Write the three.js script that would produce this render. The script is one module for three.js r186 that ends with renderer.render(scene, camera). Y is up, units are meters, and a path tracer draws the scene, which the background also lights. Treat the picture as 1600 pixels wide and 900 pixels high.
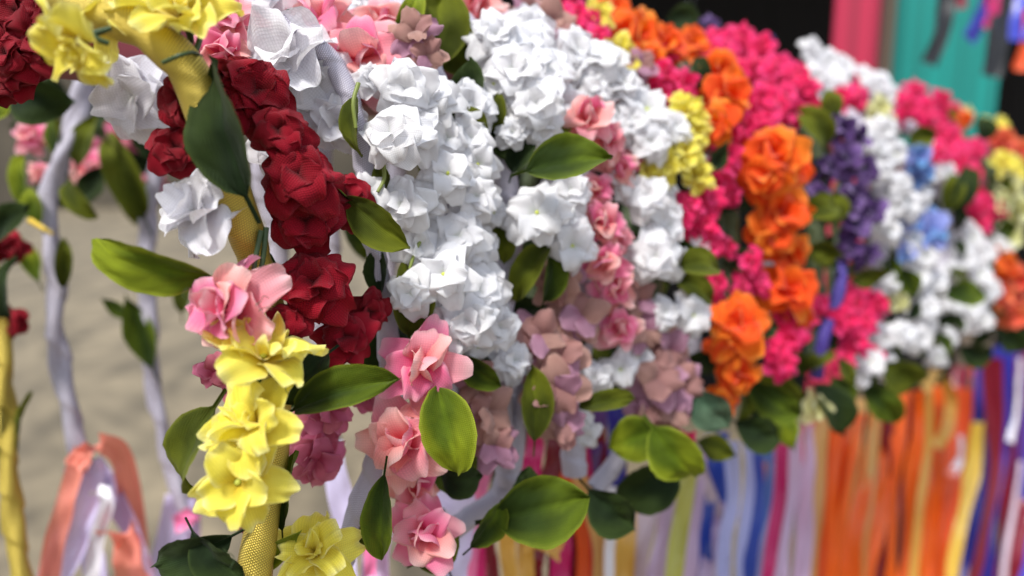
import * as THREE from 'three';
import { ImprovedNoise } from 'three/addons/math/ImprovedNoise.js';
import { RoundedBoxGeometry } from 'three/addons/geometries/RoundedBoxGeometry.js';
import { mergeGeometries } from 'three/addons/utils/BufferGeometryUtils.js';

// ---------------------------------------------------------------- camera, sky, sun, exposure
const scene = new THREE.Scene();
const PW = 1600, PH = 900, FPX = 1156, PITCH = -10 * Math.PI / 180;
const camera = new THREE.PerspectiveCamera(2 * Math.atan(PH / 2 / FPX) * 180 / Math.PI, 16 / 9, 0.02, 200);
camera.position.set(0, 1.25, 0);
camera.rotation.x = PITCH;
camera.updateMatrixWorld(true);
camera.focus = 0.238;
camera.userData.fStop = 4.8;

{
  const w = 64, h = 32, data = new Float32Array(w * h * 4);
  for (let y = 0; y < h; y++) for (let x = 0; x < w; x++) {
    const e = (y + 0.5) / h * 2 - 1, o = (y * w + x) * 4;             // first row = v 0 = below
    const k = Math.max(0, e);
    const c = e > 0 ? [0.72 - 0.18 * k, 0.76 - 0.12 * k, 0.84 - 0.02 * k] : [0.34, 0.31, 0.27];
    for (let i = 0; i < 3; i++) data[o + i] = c[i] * 0.95;
    data[o + 3] = 1;
  }
  const t = new THREE.DataTexture(data, w, h, THREE.RGBAFormat, THREE.FloatType);
  t.mapping = THREE.EquirectangularReflectionMapping; t.magFilter = THREE.LinearFilter; t.needsUpdate = true;
  scene.background = t; scene.environment = t;
}
const sun = new THREE.DirectionalLight(new THREE.Color(1, 0.965, 0.91), 3.3);
sun.position.set(-0.6, 2.2 + 1.25, 1.0);
sun.target.position.set(0.15, 1.2, -0.3);
sun.castShadow = true; sun.shadow.radius = 22; sun.shadow.mapSize.set(2048, 2048);
Object.assign(sun.shadow.camera, { left: -3, right: 3, top: 3, bottom: -3, near: 0.1, far: 12 });
scene.add(sun, sun.target);

const renderer = new THREE.WebGLRenderer({ antialias: true });
renderer.setSize(1024, 576);
renderer.toneMapping = THREE.LinearToneMapping;
renderer.toneMappingExposure = 1.52;
renderer.shadowMap.enabled = true;

// ---------------------------------------------------------------- helpers
const perlin = new ImprovedNoise();
const noise = (x, y, z = 0) => perlin.noise(x + 31.7, y + 11.3, z + 5.1);
function rng(seed) { let a = seed >>> 0; return () => { a = (a + 0x6D2B79F5) | 0; let t = Math.imul(a ^ (a >>> 15), 1 | a); t = (t + Math.imul(t ^ (t >>> 7), 61 | t)) ^ t; return ((t ^ (t >>> 14)) >>> 0) / 4294967296; }; }
const R = rng(20240517), rr = (a, b) => a + (b - a) * R();
const V = (x, y, z) => new THREE.Vector3(x, y, z);
const used = new Map();
function numbered(name) { const n = used.get(name) ?? 0; used.set(name, n + 1); return n ? name + '_' + String(n).padStart(3, '0') : name; }
function tag(o, label, category, group) { o.userData.label = label; o.userData.category = category; if (group) o.userData.group = group; return o; }
function thing(name, label, category, position, group) {
  const o = new THREE.Group(); o.name = numbered(name); o.position.copy(position); scene.add(o); return tag(o, label, category, group);
}
function mesh(name, geometry, material, parent = scene, at) {
  const m = new THREE.Mesh(geometry, material); m.name = parent === scene ? numbered(name) : name;
  m.castShadow = m.receiveShadow = true; if (at) m.position.copy(at); parent.add(m); return m;
}
const mixc = (a, b, t) => [a[0] + (b[0] - a[0]) * t, a[1] + (b[1] - a[1]) * t, a[2] + (b[2] - a[2]) * t];
const clamp = (x, a = 0, b = 1) => Math.min(b, Math.max(a, x));
const sstep = (a, b, x) => { const t = clamp((x - a) / (b - a)); return t * t * (3 - 2 * t); };

// The row of crowns runs away to the right, its front a wall that curves back over the rail.
// Row frame: u along the row, q away from the photographer, y up.
const ROW_TURN = 49 * Math.PI / 180, ROW_TILT = 3.9 * Math.PI / 180;
const rowQ = camera.quaternion.clone().multiply(new THREE.Quaternion().setFromAxisAngle(V(1, 0, 0), ROW_TILT));
const dirU = V(Math.sin(ROW_TURN), 0, -Math.cos(ROW_TURN)), dirQ = V(-Math.cos(ROW_TURN), 0, -Math.sin(ROW_TURN));
const WALL = 0.216, AXIS_Q = 0.316, AXIS_Y = 0.033, RAD = AXIS_Q - WALL;
const row = (u, q, y) => V(0, 0, 0).addScaledVector(dirU, u).addScaledVector(dirQ, q).add(V(0, y, 0)).applyQuaternion(rowQ).add(camera.position);
const unrow = new THREE.Quaternion().setFromAxisAngle(V(1, 0, 0), -ROW_TILT);
const ray = (px, py) => V((px - PW / 2) / FPX, -(py - PH / 2) / FPX, -1);
const at = (px, py, depth) => ray(px, py).multiplyScalar(depth).applyQuaternion(camera.quaternion).add(camera.position);
function depthFront(px, py) {                       // depth at which a line of sight meets the front of the row
  const d = ray(px, py).applyQuaternion(unrow), a = Math.max(0.02, d.dot(dirQ)), b = d.y;
  const tw = WALL / a;
  if (tw * b <= AXIS_Y) return tw;
  const A = a * a + b * b, B = a * AXIS_Q + b * AXIS_Y, C = AXIS_Q ** 2 + AXIS_Y ** 2 - RAD ** 2, D = B * B - A * C;
  return D > 0 ? (B - Math.sqrt(D)) / A : B / A;
}
const depthQ = (px, py, q) => q / Math.max(0.05, ray(px, py).applyQuaternion(unrow).dot(dirQ));
const camDir = (x, y, z) => V(x, y, z).applyQuaternion(camera.quaternion).normalize();
const rowOut = dirQ.clone().negate().applyQuaternion(rowQ);          // out of the wall of flowers

// ---------------------------------------------------------------- cloth textures
function grid(n, f, srgb) {
  const d = new Uint8Array(n * n * 4);
  for (let y = 0; y < n; y++) for (let x = 0; x < n; x++) {
    const v = f(x / n, y / n), o = (y * n + x) * 4;
    for (let i = 0; i < 3; i++) d[o + i] = clamp(Array.isArray(v) ? v[i] : v) * 255;
    d[o + 3] = 255;
  }
  const t = new THREE.DataTexture(d, n, n); t.wrapS = t.wrapT = THREE.RepeatWrapping; t.magFilter = THREE.LinearFilter; t.minFilter = THREE.LinearMipmapLinearFilter;
  if (srgb) t.colorSpace = THREE.SRGBColorSpace; t.needsUpdate = true; return t;
}
const TH = 16;                                       // threads across one repeat
const plain = (x, y) => { const a = Math.abs(Math.sin(Math.PI * x * TH)), b = Math.abs(Math.sin(Math.PI * y * TH)); const over = (Math.floor(x * TH) + Math.floor(y * TH)) % 2; return over ? 0.35 + 0.65 * a * (0.5 + 0.5 * b) : 0.35 + 0.65 * b * (0.5 + 0.5 * a); };
const weaveBump = grid(256, plain);
const weaveTint = grid(256, (x, y) => 0.88 + 0.12 * plain(x, y), true);
const weaveTintStrong = grid(256, (x, y) => 0.7 + 0.3 * plain(x, y), true);
const bandBump = grid(256, (x, y) => { const k = 10; const row = Math.floor(y * k), sx = x * k + (row % 2) * 0.5; return 0.2 + 0.8 * Math.pow(Math.abs(Math.sin(Math.PI * sx) * Math.sin(Math.PI * y * k)), 0.6); });
const bandTint = grid(256, (x, y) => { const k = 10; const row = Math.floor(y * k), sx = x * k + (row % 2) * 0.5; return 0.55 + 0.45 * Math.pow(Math.abs(Math.sin(Math.PI * sx) * Math.sin(Math.PI * y * k)), 0.5); }, true);
const WEAVE = 0.0115;                                // metres per repeat: threads of about 0.7 mm

const cloth = (o) => new THREE.MeshPhysicalMaterial({ color: 0xffffff, vertexColors: true, side: THREE.DoubleSide, roughness: 0.82, bumpMap: weaveBump, bumpScale: 0.00012, map: weaveTint, transmission: 0.4, thickness: 0, sheen: 0.15, sheenRoughness: 0.5, sheenColor: new THREE.Color(1, 1, 1), specularIntensity: 0.45, ...o });
const MAT = {
  petal: cloth({}),
  red: cloth({ transmission: 0.2, sheen: 0.12, sheenColor: new THREE.Color(1, 0.2, 0.25), specularIntensity: 0.3, bumpScale: 0.00035, map: weaveTintStrong }),
  leaf: cloth({ transmission: 0.25, roughness: 0.72, sheen: 0.05, specularIntensity: 0.22, bumpScale: 0.00022 }),
  stem: new THREE.MeshStandardMaterial({ color: new THREE.Color(0.03, 0.06, 0.015), roughness: 0.5 }),
  stemPale: new THREE.MeshStandardMaterial({ color: new THREE.Color(0.16, 0.2, 0.03), roughness: 0.5 }),
  eye: new THREE.MeshStandardMaterial({ color: new THREE.Color(0.45, 0.5, 0.08), roughness: 0.7 }),
  eyeYellow: new THREE.MeshStandardMaterial({ color: new THREE.Color(0.7, 0.48, 0.05), roughness: 0.7 }),
};
const satin = (r, g, b, o = {}) => new THREE.MeshPhysicalMaterial({ color: new THREE.Color(r, g, b), side: THREE.DoubleSide, roughness: 0.3, transmission: 0.2, thickness: 0, sheen: 0.2, sheenRoughness: 0.4, specularIntensity: 1, ...o });
const bandCloth = (r, g, b, o = {}) => new THREE.MeshPhysicalMaterial({ color: new THREE.Color(r, g, b), roughness: 0.42, bumpMap: bandBump, bumpScale: 0.00018, map: bandTint, sheen: 0.3, sheenRoughness: 0.4, side: THREE.DoubleSide, ...o });
const BAND = {
  yellow: bandCloth(0.74, 0.56, 0.09, { roughness: 0.36, sheen: 0, metalness: 0.5, bumpScale: 0.00024 }),
  white: bandCloth(0.6, 0.56, 0.66, { bumpScale: 0.0001 }),
  purple: bandCloth(0.09, 0.05, 0.4),
  green: bandCloth(0.06, 0.09, 0.02),
};

// ---------------------------------------------------------------- petals
const wf = 0.03 / WEAVE;                             // flowers are built one unit across and are about 3 cm
function petalGeo(s, seed, color) {
  const { L, W, a0 = 20, a1 = -10, pw = 1, cross = 0, base = 0.3, tip = 0.72, round = 0.42, ruf = 0.05, freq = 2, notch = 0, jag = 0.014, nu = 12, nv = 9, edge = 0, point = 0 } = s;
  const rnd = rng(seed), ph = rnd() * 6.3, so = rnd() * 40, D = Math.PI / 180, N = 40, C = [[0, 0]];
  for (let i = 0; i < N; i++) { const th = (a0 + (a1 - a0) * Math.pow((i + 0.5) / N, pw)) * D, p = C[i]; C.push([p[0] + Math.cos(th) / N * L, p[1] + Math.sin(th) / N * L]); }
  const pos = [], uv = [], col = [], idx = [];
  for (let j = 0; j <= nv; j++) for (let i = 0; i <= nu; i++) {
    const v = j / nv, u = i / nu * 2 - 1;
    const g = v < 0.62 ? base + (1 - base) * Math.sin(Math.PI / 2 * v / 0.62) : 1 - (1 - tip) * Math.pow((v - 0.62) / 0.38, 2);
    let r = 1 - round * Math.pow(Math.abs(u), 3.2) - notch * Math.exp(-((u / 0.22) ** 2)) + point * Math.pow(1 - Math.abs(u), 3);
    r += jag * (noise(u * 17, so) + 0.7 * noise(u * 41, so + 9)) + 0.09 * noise(u * 2.1, so + 3);
    const sv = clamp(v * r, 0, 1.15), k = Math.min(N - 1, sv * N), k0 = Math.floor(k), f = k - k0;
    const th = (a0 + (a1 - a0) * Math.pow(Math.min(sv, 1.1), pw)) * D;
    const cy = C[k0][0] + (C[k0 + 1][0] - C[k0][0]) * f, cz = C[k0][1] + (C[k0 + 1][1] - C[k0][1]) * f;
    const x = u * W / 2 * g * (1 + 0.5 * jag * noise(v * 15, so + u * 3));
    let h = cross * W * (u * g) ** 2 * sstep(0, 0.5, v);
    h += ruf * W * v * v * (0.16 * Math.sin(freq * Math.PI * u + ph) * (0.3 + 0.7 * Math.abs(u)) + 0.8 * noise(u * 0.9 + so, v * 1.1, so));
    h += ruf * W * (0.26 * Math.pow(v, 3.5) * Math.sin((1.8 + 0.8 * Math.sin(ph * 5)) * Math.PI * u + ph * 2) + 0.25 * Math.pow(Math.abs(u), 3) * v * Math.sin(2.6 * Math.PI * v + ph));
    h += 0.012 * W * noise(u * 5 + so, v * 5, so + 7);
    h -= edge * W * Math.pow(clamp((Math.max(Math.abs(u), v) - 0.6) / 0.4), 2);
    pos.push(x, cy - h * Math.sin(th), cz + h * Math.cos(th));
    uv.push(x * wf, v * L * wf);
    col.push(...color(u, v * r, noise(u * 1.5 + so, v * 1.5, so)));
  }
  for (let j = 0; j < nv; j++) for (let i = 0; i < nu; i++) { const a = j * (nu + 1) + i, b = a + nu + 1; idx.push(a, a + 1, b, a + 1, b + 1, b); }
  const g = new THREE.BufferGeometry();
  g.setAttribute('position', new THREE.Float32BufferAttribute(pos, 3)); g.setAttribute('uv', new THREE.Float32BufferAttribute(uv, 2)); g.setAttribute('color', new THREE.Float32BufferAttribute(col, 3));
  g.setIndex(idx); g.computeVertexNormals(); return g;
}
// dyed cloth: a colour at the heart, one on the blade, one on the cut edge
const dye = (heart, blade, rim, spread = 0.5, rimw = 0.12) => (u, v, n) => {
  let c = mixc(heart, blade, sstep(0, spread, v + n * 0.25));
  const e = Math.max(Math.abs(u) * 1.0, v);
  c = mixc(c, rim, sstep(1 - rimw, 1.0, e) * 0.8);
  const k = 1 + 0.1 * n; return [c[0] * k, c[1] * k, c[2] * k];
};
const W1 = [0.88, 0.86, 0.9], W2 = [0.85, 0.84, 0.9];
const KINDS = {
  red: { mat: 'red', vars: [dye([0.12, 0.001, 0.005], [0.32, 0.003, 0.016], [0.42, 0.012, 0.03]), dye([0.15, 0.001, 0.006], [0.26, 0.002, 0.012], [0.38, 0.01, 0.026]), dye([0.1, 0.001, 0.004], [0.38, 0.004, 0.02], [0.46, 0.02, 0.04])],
    layers: [{ n: 5, L: 0.54, W: 0.5, a0: 18, a1: -52, pw: 1.3, cross: 0.1, ruf: 0.26, round: 0.46, tip: 0.78, base: 0.26, edge: 0.12, nu: 16, jag: 0.02 }, { n: 5, L: 0.43, W: 0.42, a0: 42, a1: -50, pw: 1.3, cross: 0.12, ruf: 0.28, round: 0.46, tip: 0.78, base: 0.26, edge: 0.12, z: 0.08, nu: 16, jag: 0.02 }, { n: 3, L: 0.28, W: 0.3, a0: 58, a1: -25, cross: 0.14, ruf: 0.28, round: 0.46, tip: 0.8, z: 0.13 }], wild: 1.1, cluster: true },
  white: { mat: 'petal', vars: [dye([0.84, 0.86, 0.82], [0.9, 0.89, 0.91], [0.95, 0.94, 0.95], 0.3), dye([0.78, 0.8, 0.76], [0.88, 0.88, 0.91], [0.94, 0.93, 0.95], 0.3), dye([0.82, 0.82, 0.84], [0.91, 0.9, 0.91], [0.95, 0.95, 0.97], 0.2)],
    layers: [{ n: 5, L: 0.54, W: 0.5, a0: 10, a1: -40, cross: 0.1, ruf: 0.18, round: 0.48, tip: 0.78, base: 0.24, edge: 0.06, jag: 0.016, nu: 16 }, { n: 5, L: 0.43, W: 0.41, a0: 38, a1: -32, pw: 1.2, cross: 0.1, ruf: 0.2, round: 0.48, tip: 0.78, base: 0.24, z: 0.08, edge: 0.08, jag: 0.016, nu: 16 }, { n: 3, L: 0.27, W: 0.3, a0: 58, a1: -10, cross: 0.12, ruf: 0.2, round: 0.46, tip: 0.8, z: 0.13, heart: true, nu: 10, nv: 7 }], eye: 'eye', wild: 1.0, cluster: true },
  carnation: { mat: 'petal', vars: [dye([0.8, 0.8, 0.78], W1, [0.92, 0.92, 0.94], 0.25), dye([0.8, 0.78, 0.78], [0.87, 0.85, 0.87], [0.92, 0.9, 0.92], 0.25), dye([0.82, 0.82, 0.84], W2, [0.92, 0.92, 0.94], 0.2)],
    layers: [{ n: 5, L: 0.55, W: 0.58, a0: 12, a1: -40, cross: 0.08, ruf: 0.26, freq: 2.2, round: 0.44, tip: 0.82, jag: 0.03, nu: 16 }, { n: 5, L: 0.46, W: 0.48, a0: 38, a1: -25, cross: 0.1, ruf: 0.28, freq: 2.4, round: 0.44, tip: 0.82, z: 0.08, jag: 0.03, nu: 16 }, { n: 4, L: 0.36, W: 0.4, a0: 60, a1: 5, cross: 0.14, ruf: 0.28, freq: 2.4, round: 0.44, tip: 0.82, z: 0.13, jag: 0.03, nu: 14 }], wild: 1.2 },
  pink: { mat: 'petal', vars: [dye([0.88, 0.13, 0.24], [0.93, 0.38, 0.44], [0.95, 0.62, 0.63], 0.8, 0.3), dye([0.86, 0.09, 0.28], [0.91, 0.25, 0.41], [0.95, 0.52, 0.6], 0.9, 0.3), dye([0.9, 0.17, 0.2], [0.95, 0.46, 0.43], [0.96, 0.68, 0.64], 0.8, 0.3)],
    layers: [{ n: 5, L: 0.53, W: 0.42, a0: 16, a1: -35, cross: 0.1, ruf: 0.26, round: 0.48, tip: 0.8, base: 0.26, nu: 14, jag: 0.018 }, { n: 5, L: 0.44, W: 0.4, a0: 50, a1: -22, pw: 1.4, cross: 0.14, ruf: 0.26, round: 0.48, tip: 0.8, z: 0.04, edge: 0.1, nu: 14, jag: 0.018 }, { n: 3, L: 0.4, W: 0.42, a0: 48, a1: 125, cross: 0.24, ruf: 0.14, round: 0.45, tip: 0.8, z: 0.04 }], wild: 1.4 },
  pompink: { mat: 'petal', vars: [dye([0.88, 0.15, 0.26], [0.93, 0.4, 0.45], [0.95, 0.64, 0.65], 0.7, 0.3), dye([0.86, 0.09, 0.32], [0.92, 0.26, 0.45], [0.95, 0.54, 0.62], 0.8, 0.3), dye([0.9, 0.2, 0.2], [0.95, 0.48, 0.43], [0.96, 0.68, 0.63], 0.7, 0.3)],
    layers: [{ n: 6, L: 0.53, W: 0.44, a0: 5, a1: -50, cross: 0.1, ruf: 0.28, round: 0.47, tip: 0.8, jag: 0.02, nu: 14 }, { n: 6, L: 0.46, W: 0.42, a0: 36, a1: -30, cross: 0.12, ruf: 0.28, round: 0.47, tip: 0.8, z: 0.07, jag: 0.02, nu: 14 }, { n: 5, L: 0.37, W: 0.38, a0: 60, a1: -10, cross: 0.14, ruf: 0.26, round: 0.48, tip: 0.8, z: 0.13, nu: 14 }, { n: 3, L: 0.28, W: 0.32, a0: 50, a1: 100, cross: 0.2, ruf: 0.2, round: 0.48, z: 0.15 }], wild: 1.4 },
  rosepink: { mat: 'petal', vars: [dye([0.5, 0.05, 0.13], [0.62, 0.15, 0.24], [0.72, 0.24, 0.34], 0.8), dye([0.55, 0.06, 0.16], [0.66, 0.17, 0.3], [0.74, 0.28, 0.38], 0.8), dye([0.5, 0.06, 0.12], [0.62, 0.18, 0.24], [0.7, 0.26, 0.32], 0.8)],
    layers: [{ n: 5, L: 0.52, W: 0.42, a0: 18, a1: -35, cross: 0.1, ruf: 0.26, round: 0.46, tip: 0.8, base: 0.24 }, { n: 5, L: 0.44, W: 0.38, a0: 50, a1: -10, cross: 0.16, ruf: 0.24, round: 0.46, tip: 0.8, z: 0.05, edge: 0.1 }], wild: 1.6, cluster: true },
  yellow: { mat: 'petal', vars: [dye([0.74, 0.55, 0.03], [0.93, 0.83, 0.12], [0.95, 0.9, 0.36], 0.55, 0.2), dye([0.72, 0.52, 0.02], [0.92, 0.8, 0.09], [0.94, 0.88, 0.3], 0.55, 0.2), dye([0.76, 0.58, 0.04], [0.94, 0.84, 0.11], [0.95, 0.92, 0.45], 0.55, 0.2)],
    layers: [{ n: 5, L: 0.56, W: 0.39, a0: 26, a1: -42, pw: 1.4, cross: 0.1, ruf: 0.4, round: 0.3, tip: 0.86, base: 0.2, jag: 0.04, freq: 2.6, nu: 16 }, { n: 5, L: 0.46, W: 0.34, a0: 55, a1: -16, pw: 1.5, cross: 0.12, ruf: 0.42, round: 0.3, tip: 0.86, base: 0.2, jag: 0.04, freq: 2.6, z: 0.03, nu: 16 }, { n: 3, L: 0.3, W: 0.24, a0: 80, a1: 30, cross: 0.25, ruf: 0.3, round: 0.34, z: 0.04, heart: true }], eye: 'eye', wild: 1.6 },
  mauve: { mat: 'petal', vars: [dye([0.36, 0.17, 0.16], [0.42, 0.21, 0.19], [0.52, 0.29, 0.26], 0.6), dye([0.4, 0.16, 0.25], [0.47, 0.24, 0.34], [0.58, 0.34, 0.43], 0.6), dye([0.38, 0.2, 0.17], [0.5, 0.28, 0.23], [0.6, 0.37, 0.31], 0.6)],
    layers: [{ n: 5, L: 0.52, W: 0.44, a0: 14, a1: -45, cross: -0.12, ruf: 0.34, round: 0.38, tip: 0.85, base: 0.24, nu: 9, nv: 7 }, { n: 4, L: 0.42, W: 0.38, a0: 48, a1: -25, cross: -0.1, ruf: 0.34, round: 0.38, tip: 0.85, base: 0.24, z: 0.06, nu: 9, nv: 7 }], wild: 1.5 },
  orange: { mat: 'petal', vars: [dye([0.85, 0.07, 0.002], [0.96, 0.16, 0.004], [0.97, 0.3, 0.03], 0.8), dye([0.82, 0.045, 0.002], [0.94, 0.1, 0.004], [0.95, 0.2, 0.02], 0.8), dye([0.88, 0.1, 0.004], [0.97, 0.24, 0.01], [0.98, 0.42, 0.08], 0.8)],
    layers: [{ n: 5, L: 0.53, W: 0.5, a0: 22, a1: -35, cross: 0.14, ruf: 0.2, round: 0.48, tip: 0.8, nu: 9, nv: 7 }, { n: 4, L: 0.46, W: 0.46, a0: 55, a1: -5, cross: 0.2, ruf: 0.2, round: 0.48, tip: 0.8, z: 0.04, edge: 0.1, nu: 9, nv: 7 }, { n: 3, L: 0.32, W: 0.36, a0: 70, a1: 30, cross: 0.24, ruf: 0.2, z: 0.08, nu: 8, nv: 6 }], wild: 1.7 },
  magenta: { mat: 'petal', vars: [dye([0.6, 0.004, 0.07], [0.92, 0.02, 0.16], [0.95, 0.07, 0.25], 0.5), dye([0.55, 0.002, 0.06], [0.88, 0.01, 0.13], [0.93, 0.05, 0.2], 0.5), dye([0.65, 0.008, 0.1], [0.94, 0.04, 0.22], [0.96, 0.12, 0.32], 0.5)],
    layers: [{ n: 5, L: 0.52, W: 0.42, a0: 10, a1: -45, cross: -0.06, ruf: 0.26, round: 0.42, base: 0.24, nu: 8, nv: 6 }, { n: 5, L: 0.4, W: 0.34, a0: 42, a1: -30, cross: -0.06, ruf: 0.28, round: 0.42, z: 0.08, nu: 8, nv: 6 }, { n: 3, L: 0.26, W: 0.28, a0: 60, a1: 0, cross: 0.1, ruf: 0.28, round: 0.42, z: 0.13, nu: 7, nv: 5 }], wild: 1.6, cluster: true },
  purple: { mat: 'petal', vars: [dye([0.03, 0.01, 0.07], [0.11, 0.042, 0.2], [0.26, 0.15, 0.38], 0.7, 0.25), dye([0.025, 0.008, 0.06], [0.08, 0.03, 0.15], [0.17, 0.09, 0.28], 0.7), dye([0.04, 0.014, 0.1], [0.18, 0.09, 0.3], [0.36, 0.25, 0.48], 0.7, 0.3)],
    layers: [{ n: 5, L: 0.52, W: 0.4, a0: 12, a1: -42, cross: 0.1, ruf: 0.3, round: 0.38, base: 0.22, nu: 8, nv: 6 }, { n: 4, L: 0.42, W: 0.36, a0: 48, a1: -15, cross: 0.12, ruf: 0.3, round: 0.38, z: 0.06, nu: 8, nv: 6 }], wild: 1.7 },
  blue: { mat: 'petal', vars: [dye([0.1, 0.22, 0.56], [0.2, 0.36, 0.74], [0.36, 0.52, 0.82], 0.7), dye([0.14, 0.2, 0.54], [0.3, 0.35, 0.74], [0.45, 0.5, 0.82], 0.7), dye([0.08, 0.24, 0.54], [0.16, 0.38, 0.72], [0.3, 0.52, 0.8], 0.7)],
    layers: [{ n: 5, L: 0.5, W: 0.5, a0: 20, a1: -25, cross: 0.1, ruf: 0.2, round: 0.38, nu: 8, nv: 6 }, { n: 4, L: 0.4, W: 0.42, a0: 60, a1: 10, cross: 0.2, ruf: 0.2, z: 0.04, nu: 8, nv: 6 }] },
  cream: { mat: 'petal', vars: [dye([0.6, 0.6, 0.2], [0.8, 0.8, 0.4], [0.88, 0.87, 0.6], 0.7), dye([0.6, 0.58, 0.2], [0.78, 0.76, 0.36], [0.86, 0.85, 0.55], 0.7), dye([0.6, 0.6, 0.25], [0.82, 0.82, 0.5], [0.9, 0.9, 0.66], 0.7)],
    layers: [{ n: 5, L: 0.5, W: 0.46, a0: 15, a1: -30, cross: 0.1, ruf: 0.22, round: 0.36, nu: 8, nv: 6 }, { n: 4, L: 0.4, W: 0.38, a0: 55, a1: 5, cross: 0.2, ruf: 0.22, z: 0.05, nu: 8, nv: 6 }] },
  coral: { mat: 'petal', vars: [dye([0.6, 0.04, 0.02], [0.85, 0.13, 0.06], [0.9, 0.24, 0.12], 0.7), dye([0.55, 0.03, 0.02], [0.78, 0.09, 0.05], [0.85, 0.18, 0.1], 0.7), dye([0.65, 0.06, 0.02], [0.88, 0.2, 0.07], [0.9, 0.32, 0.14], 0.7)],
    layers: [{ n: 5, L: 0.5, W: 0.48, a0: 15, a1: -30, cross: 0.1, ruf: 0.2, round: 0.38, nu: 8, nv: 6 }, { n: 4, L: 0.4, W: 0.4, a0: 55, a1: 5, cross: 0.2, ruf: 0.2, z: 0.05, nu: 8, nv: 6 }] },
};
let seedCount = 100;
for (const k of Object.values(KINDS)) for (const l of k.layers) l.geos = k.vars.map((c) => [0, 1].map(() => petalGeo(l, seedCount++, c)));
const eyeGeo = new THREE.SphereGeometry(0.036, 10, 8), budEye = new THREE.IcosahedronGeometry(0.06, 1);
function tubeGeo(points, r0, r1 = r0, n = 8, seg = 10) {
  const g = new THREE.TubeGeometry(new THREE.CatmullRomCurve3(points), seg, 1, n), c = new THREE.CatmullRomCurve3(points), p = g.attributes.position;
  for (let i = 0; i <= seg; i++) { const m = c.getPointAt(i / seg), r = r0 + (r1 - r0) * i / seg; for (let j = 0; j <= n; j++) { const k = i * (n + 1) + j; p.setXYZ(k, m.x + (p.getX(k) - m.x) * r, m.y + (p.getY(k) - m.y) * r, m.z + (p.getZ(k) - m.z) * r); } }
  return g;
}
const stemGeo = tubeGeo([V(0, 0, 0.03), V(0.02, 0, -0.12), V(0, 0.05, -0.3)], 0.045, 0.025, 6, 5);

// a flower of a crown: px, py and size in photograph pixels; o.f = the way it faces (right, up, towards the lens)
function flower(crown, kind, px, py, size, o = {}) {
  const K = KINDS[kind]; if (K.cluster && !o.small) size *= size > 62 ? 0.84 : 0.95;
  const depth = depthFront(px, py) * (1 + (o.dz ?? 0)) * (o.depth ? o.depth / depthFront(px, py) : 1), s = size * depth / FPX * 1.06;
  const f = o.f ? camDir(...o.f) : camDir(rr(-0.45, 0.45), rr(-0.2, 0.55), 1).multiplyScalar(0.8).addScaledVector(rowOut, 0.45).normalize();
  const g = new THREE.Group(); g.name = 'flower';
  g.position.copy(at(px, py, depth)).addScaledVector(f, -0.16 * s).sub(crown.position);
  g.quaternion.setFromUnitVectors(V(0, 0, 1), f).multiply(new THREE.Quaternion().setFromAxisAngle(V(0, 0, 1), o.turn ?? R() * 6.28));
  g.scale.setScalar(s);
  const open = R() < 0.28, wild = K.wild ?? 1;
  K.layers.forEach((l, li) => {
    if (l.heart && open) return;
    const off = R() * 6.28;
    for (let i = 0; i < l.n; i++) {
      const m = new THREE.Mesh(l.geos[Math.floor(R() * 3)][Math.floor(R() * 2)], MAT[K.mat]);
      m.name = 'petal'; m.castShadow = m.receiveShadow = true; m.position.z = (l.z ?? 0) + rr(-0.01, 0.01) + i * 0.003;
      m.quaternion.setFromAxisAngle(V(0, 0, 1), off + (i + rr(-0.16, 0.16)) * 6.283 / l.n)
        .multiply(new THREE.Quaternion().setFromAxisAngle(V(1, 0, 0), rr(-0.22, 0.22) * wild)).multiply(new THREE.Quaternion().setFromAxisAngle(V(0, 1, 0), rr(-0.25, 0.25) * wild));
      m.scale.set(rr(0.9, 1.12), rr(0.88, 1.1), rr(0.8, 1.3)); g.add(m);
    }
  });
  if (K.eye === 'eye' && open) { const e = mesh('flower_centre', eyeGeo, MAT.eye, g); e.position.z = 0.09; }
  const st = mesh('stem', stemGeo, o.pale ? MAT.stemPale : MAT.stem, g); st.rotation.z = R() * 6;
  crown.add(g);
  if (K.cluster && !o.small && size > 50) {
    const a = R() * 6.28, k = rr(0.48, 0.62) * size;
    flower(crown, kind, px + Math.cos(a) * k, py + Math.sin(a) * k, size * rr(0.72, 0.9), { ...o, f: undefined, turn: undefined, dz: (o.dz ?? 0) + 0.02, small: true });
  }
  return g;
}

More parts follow.
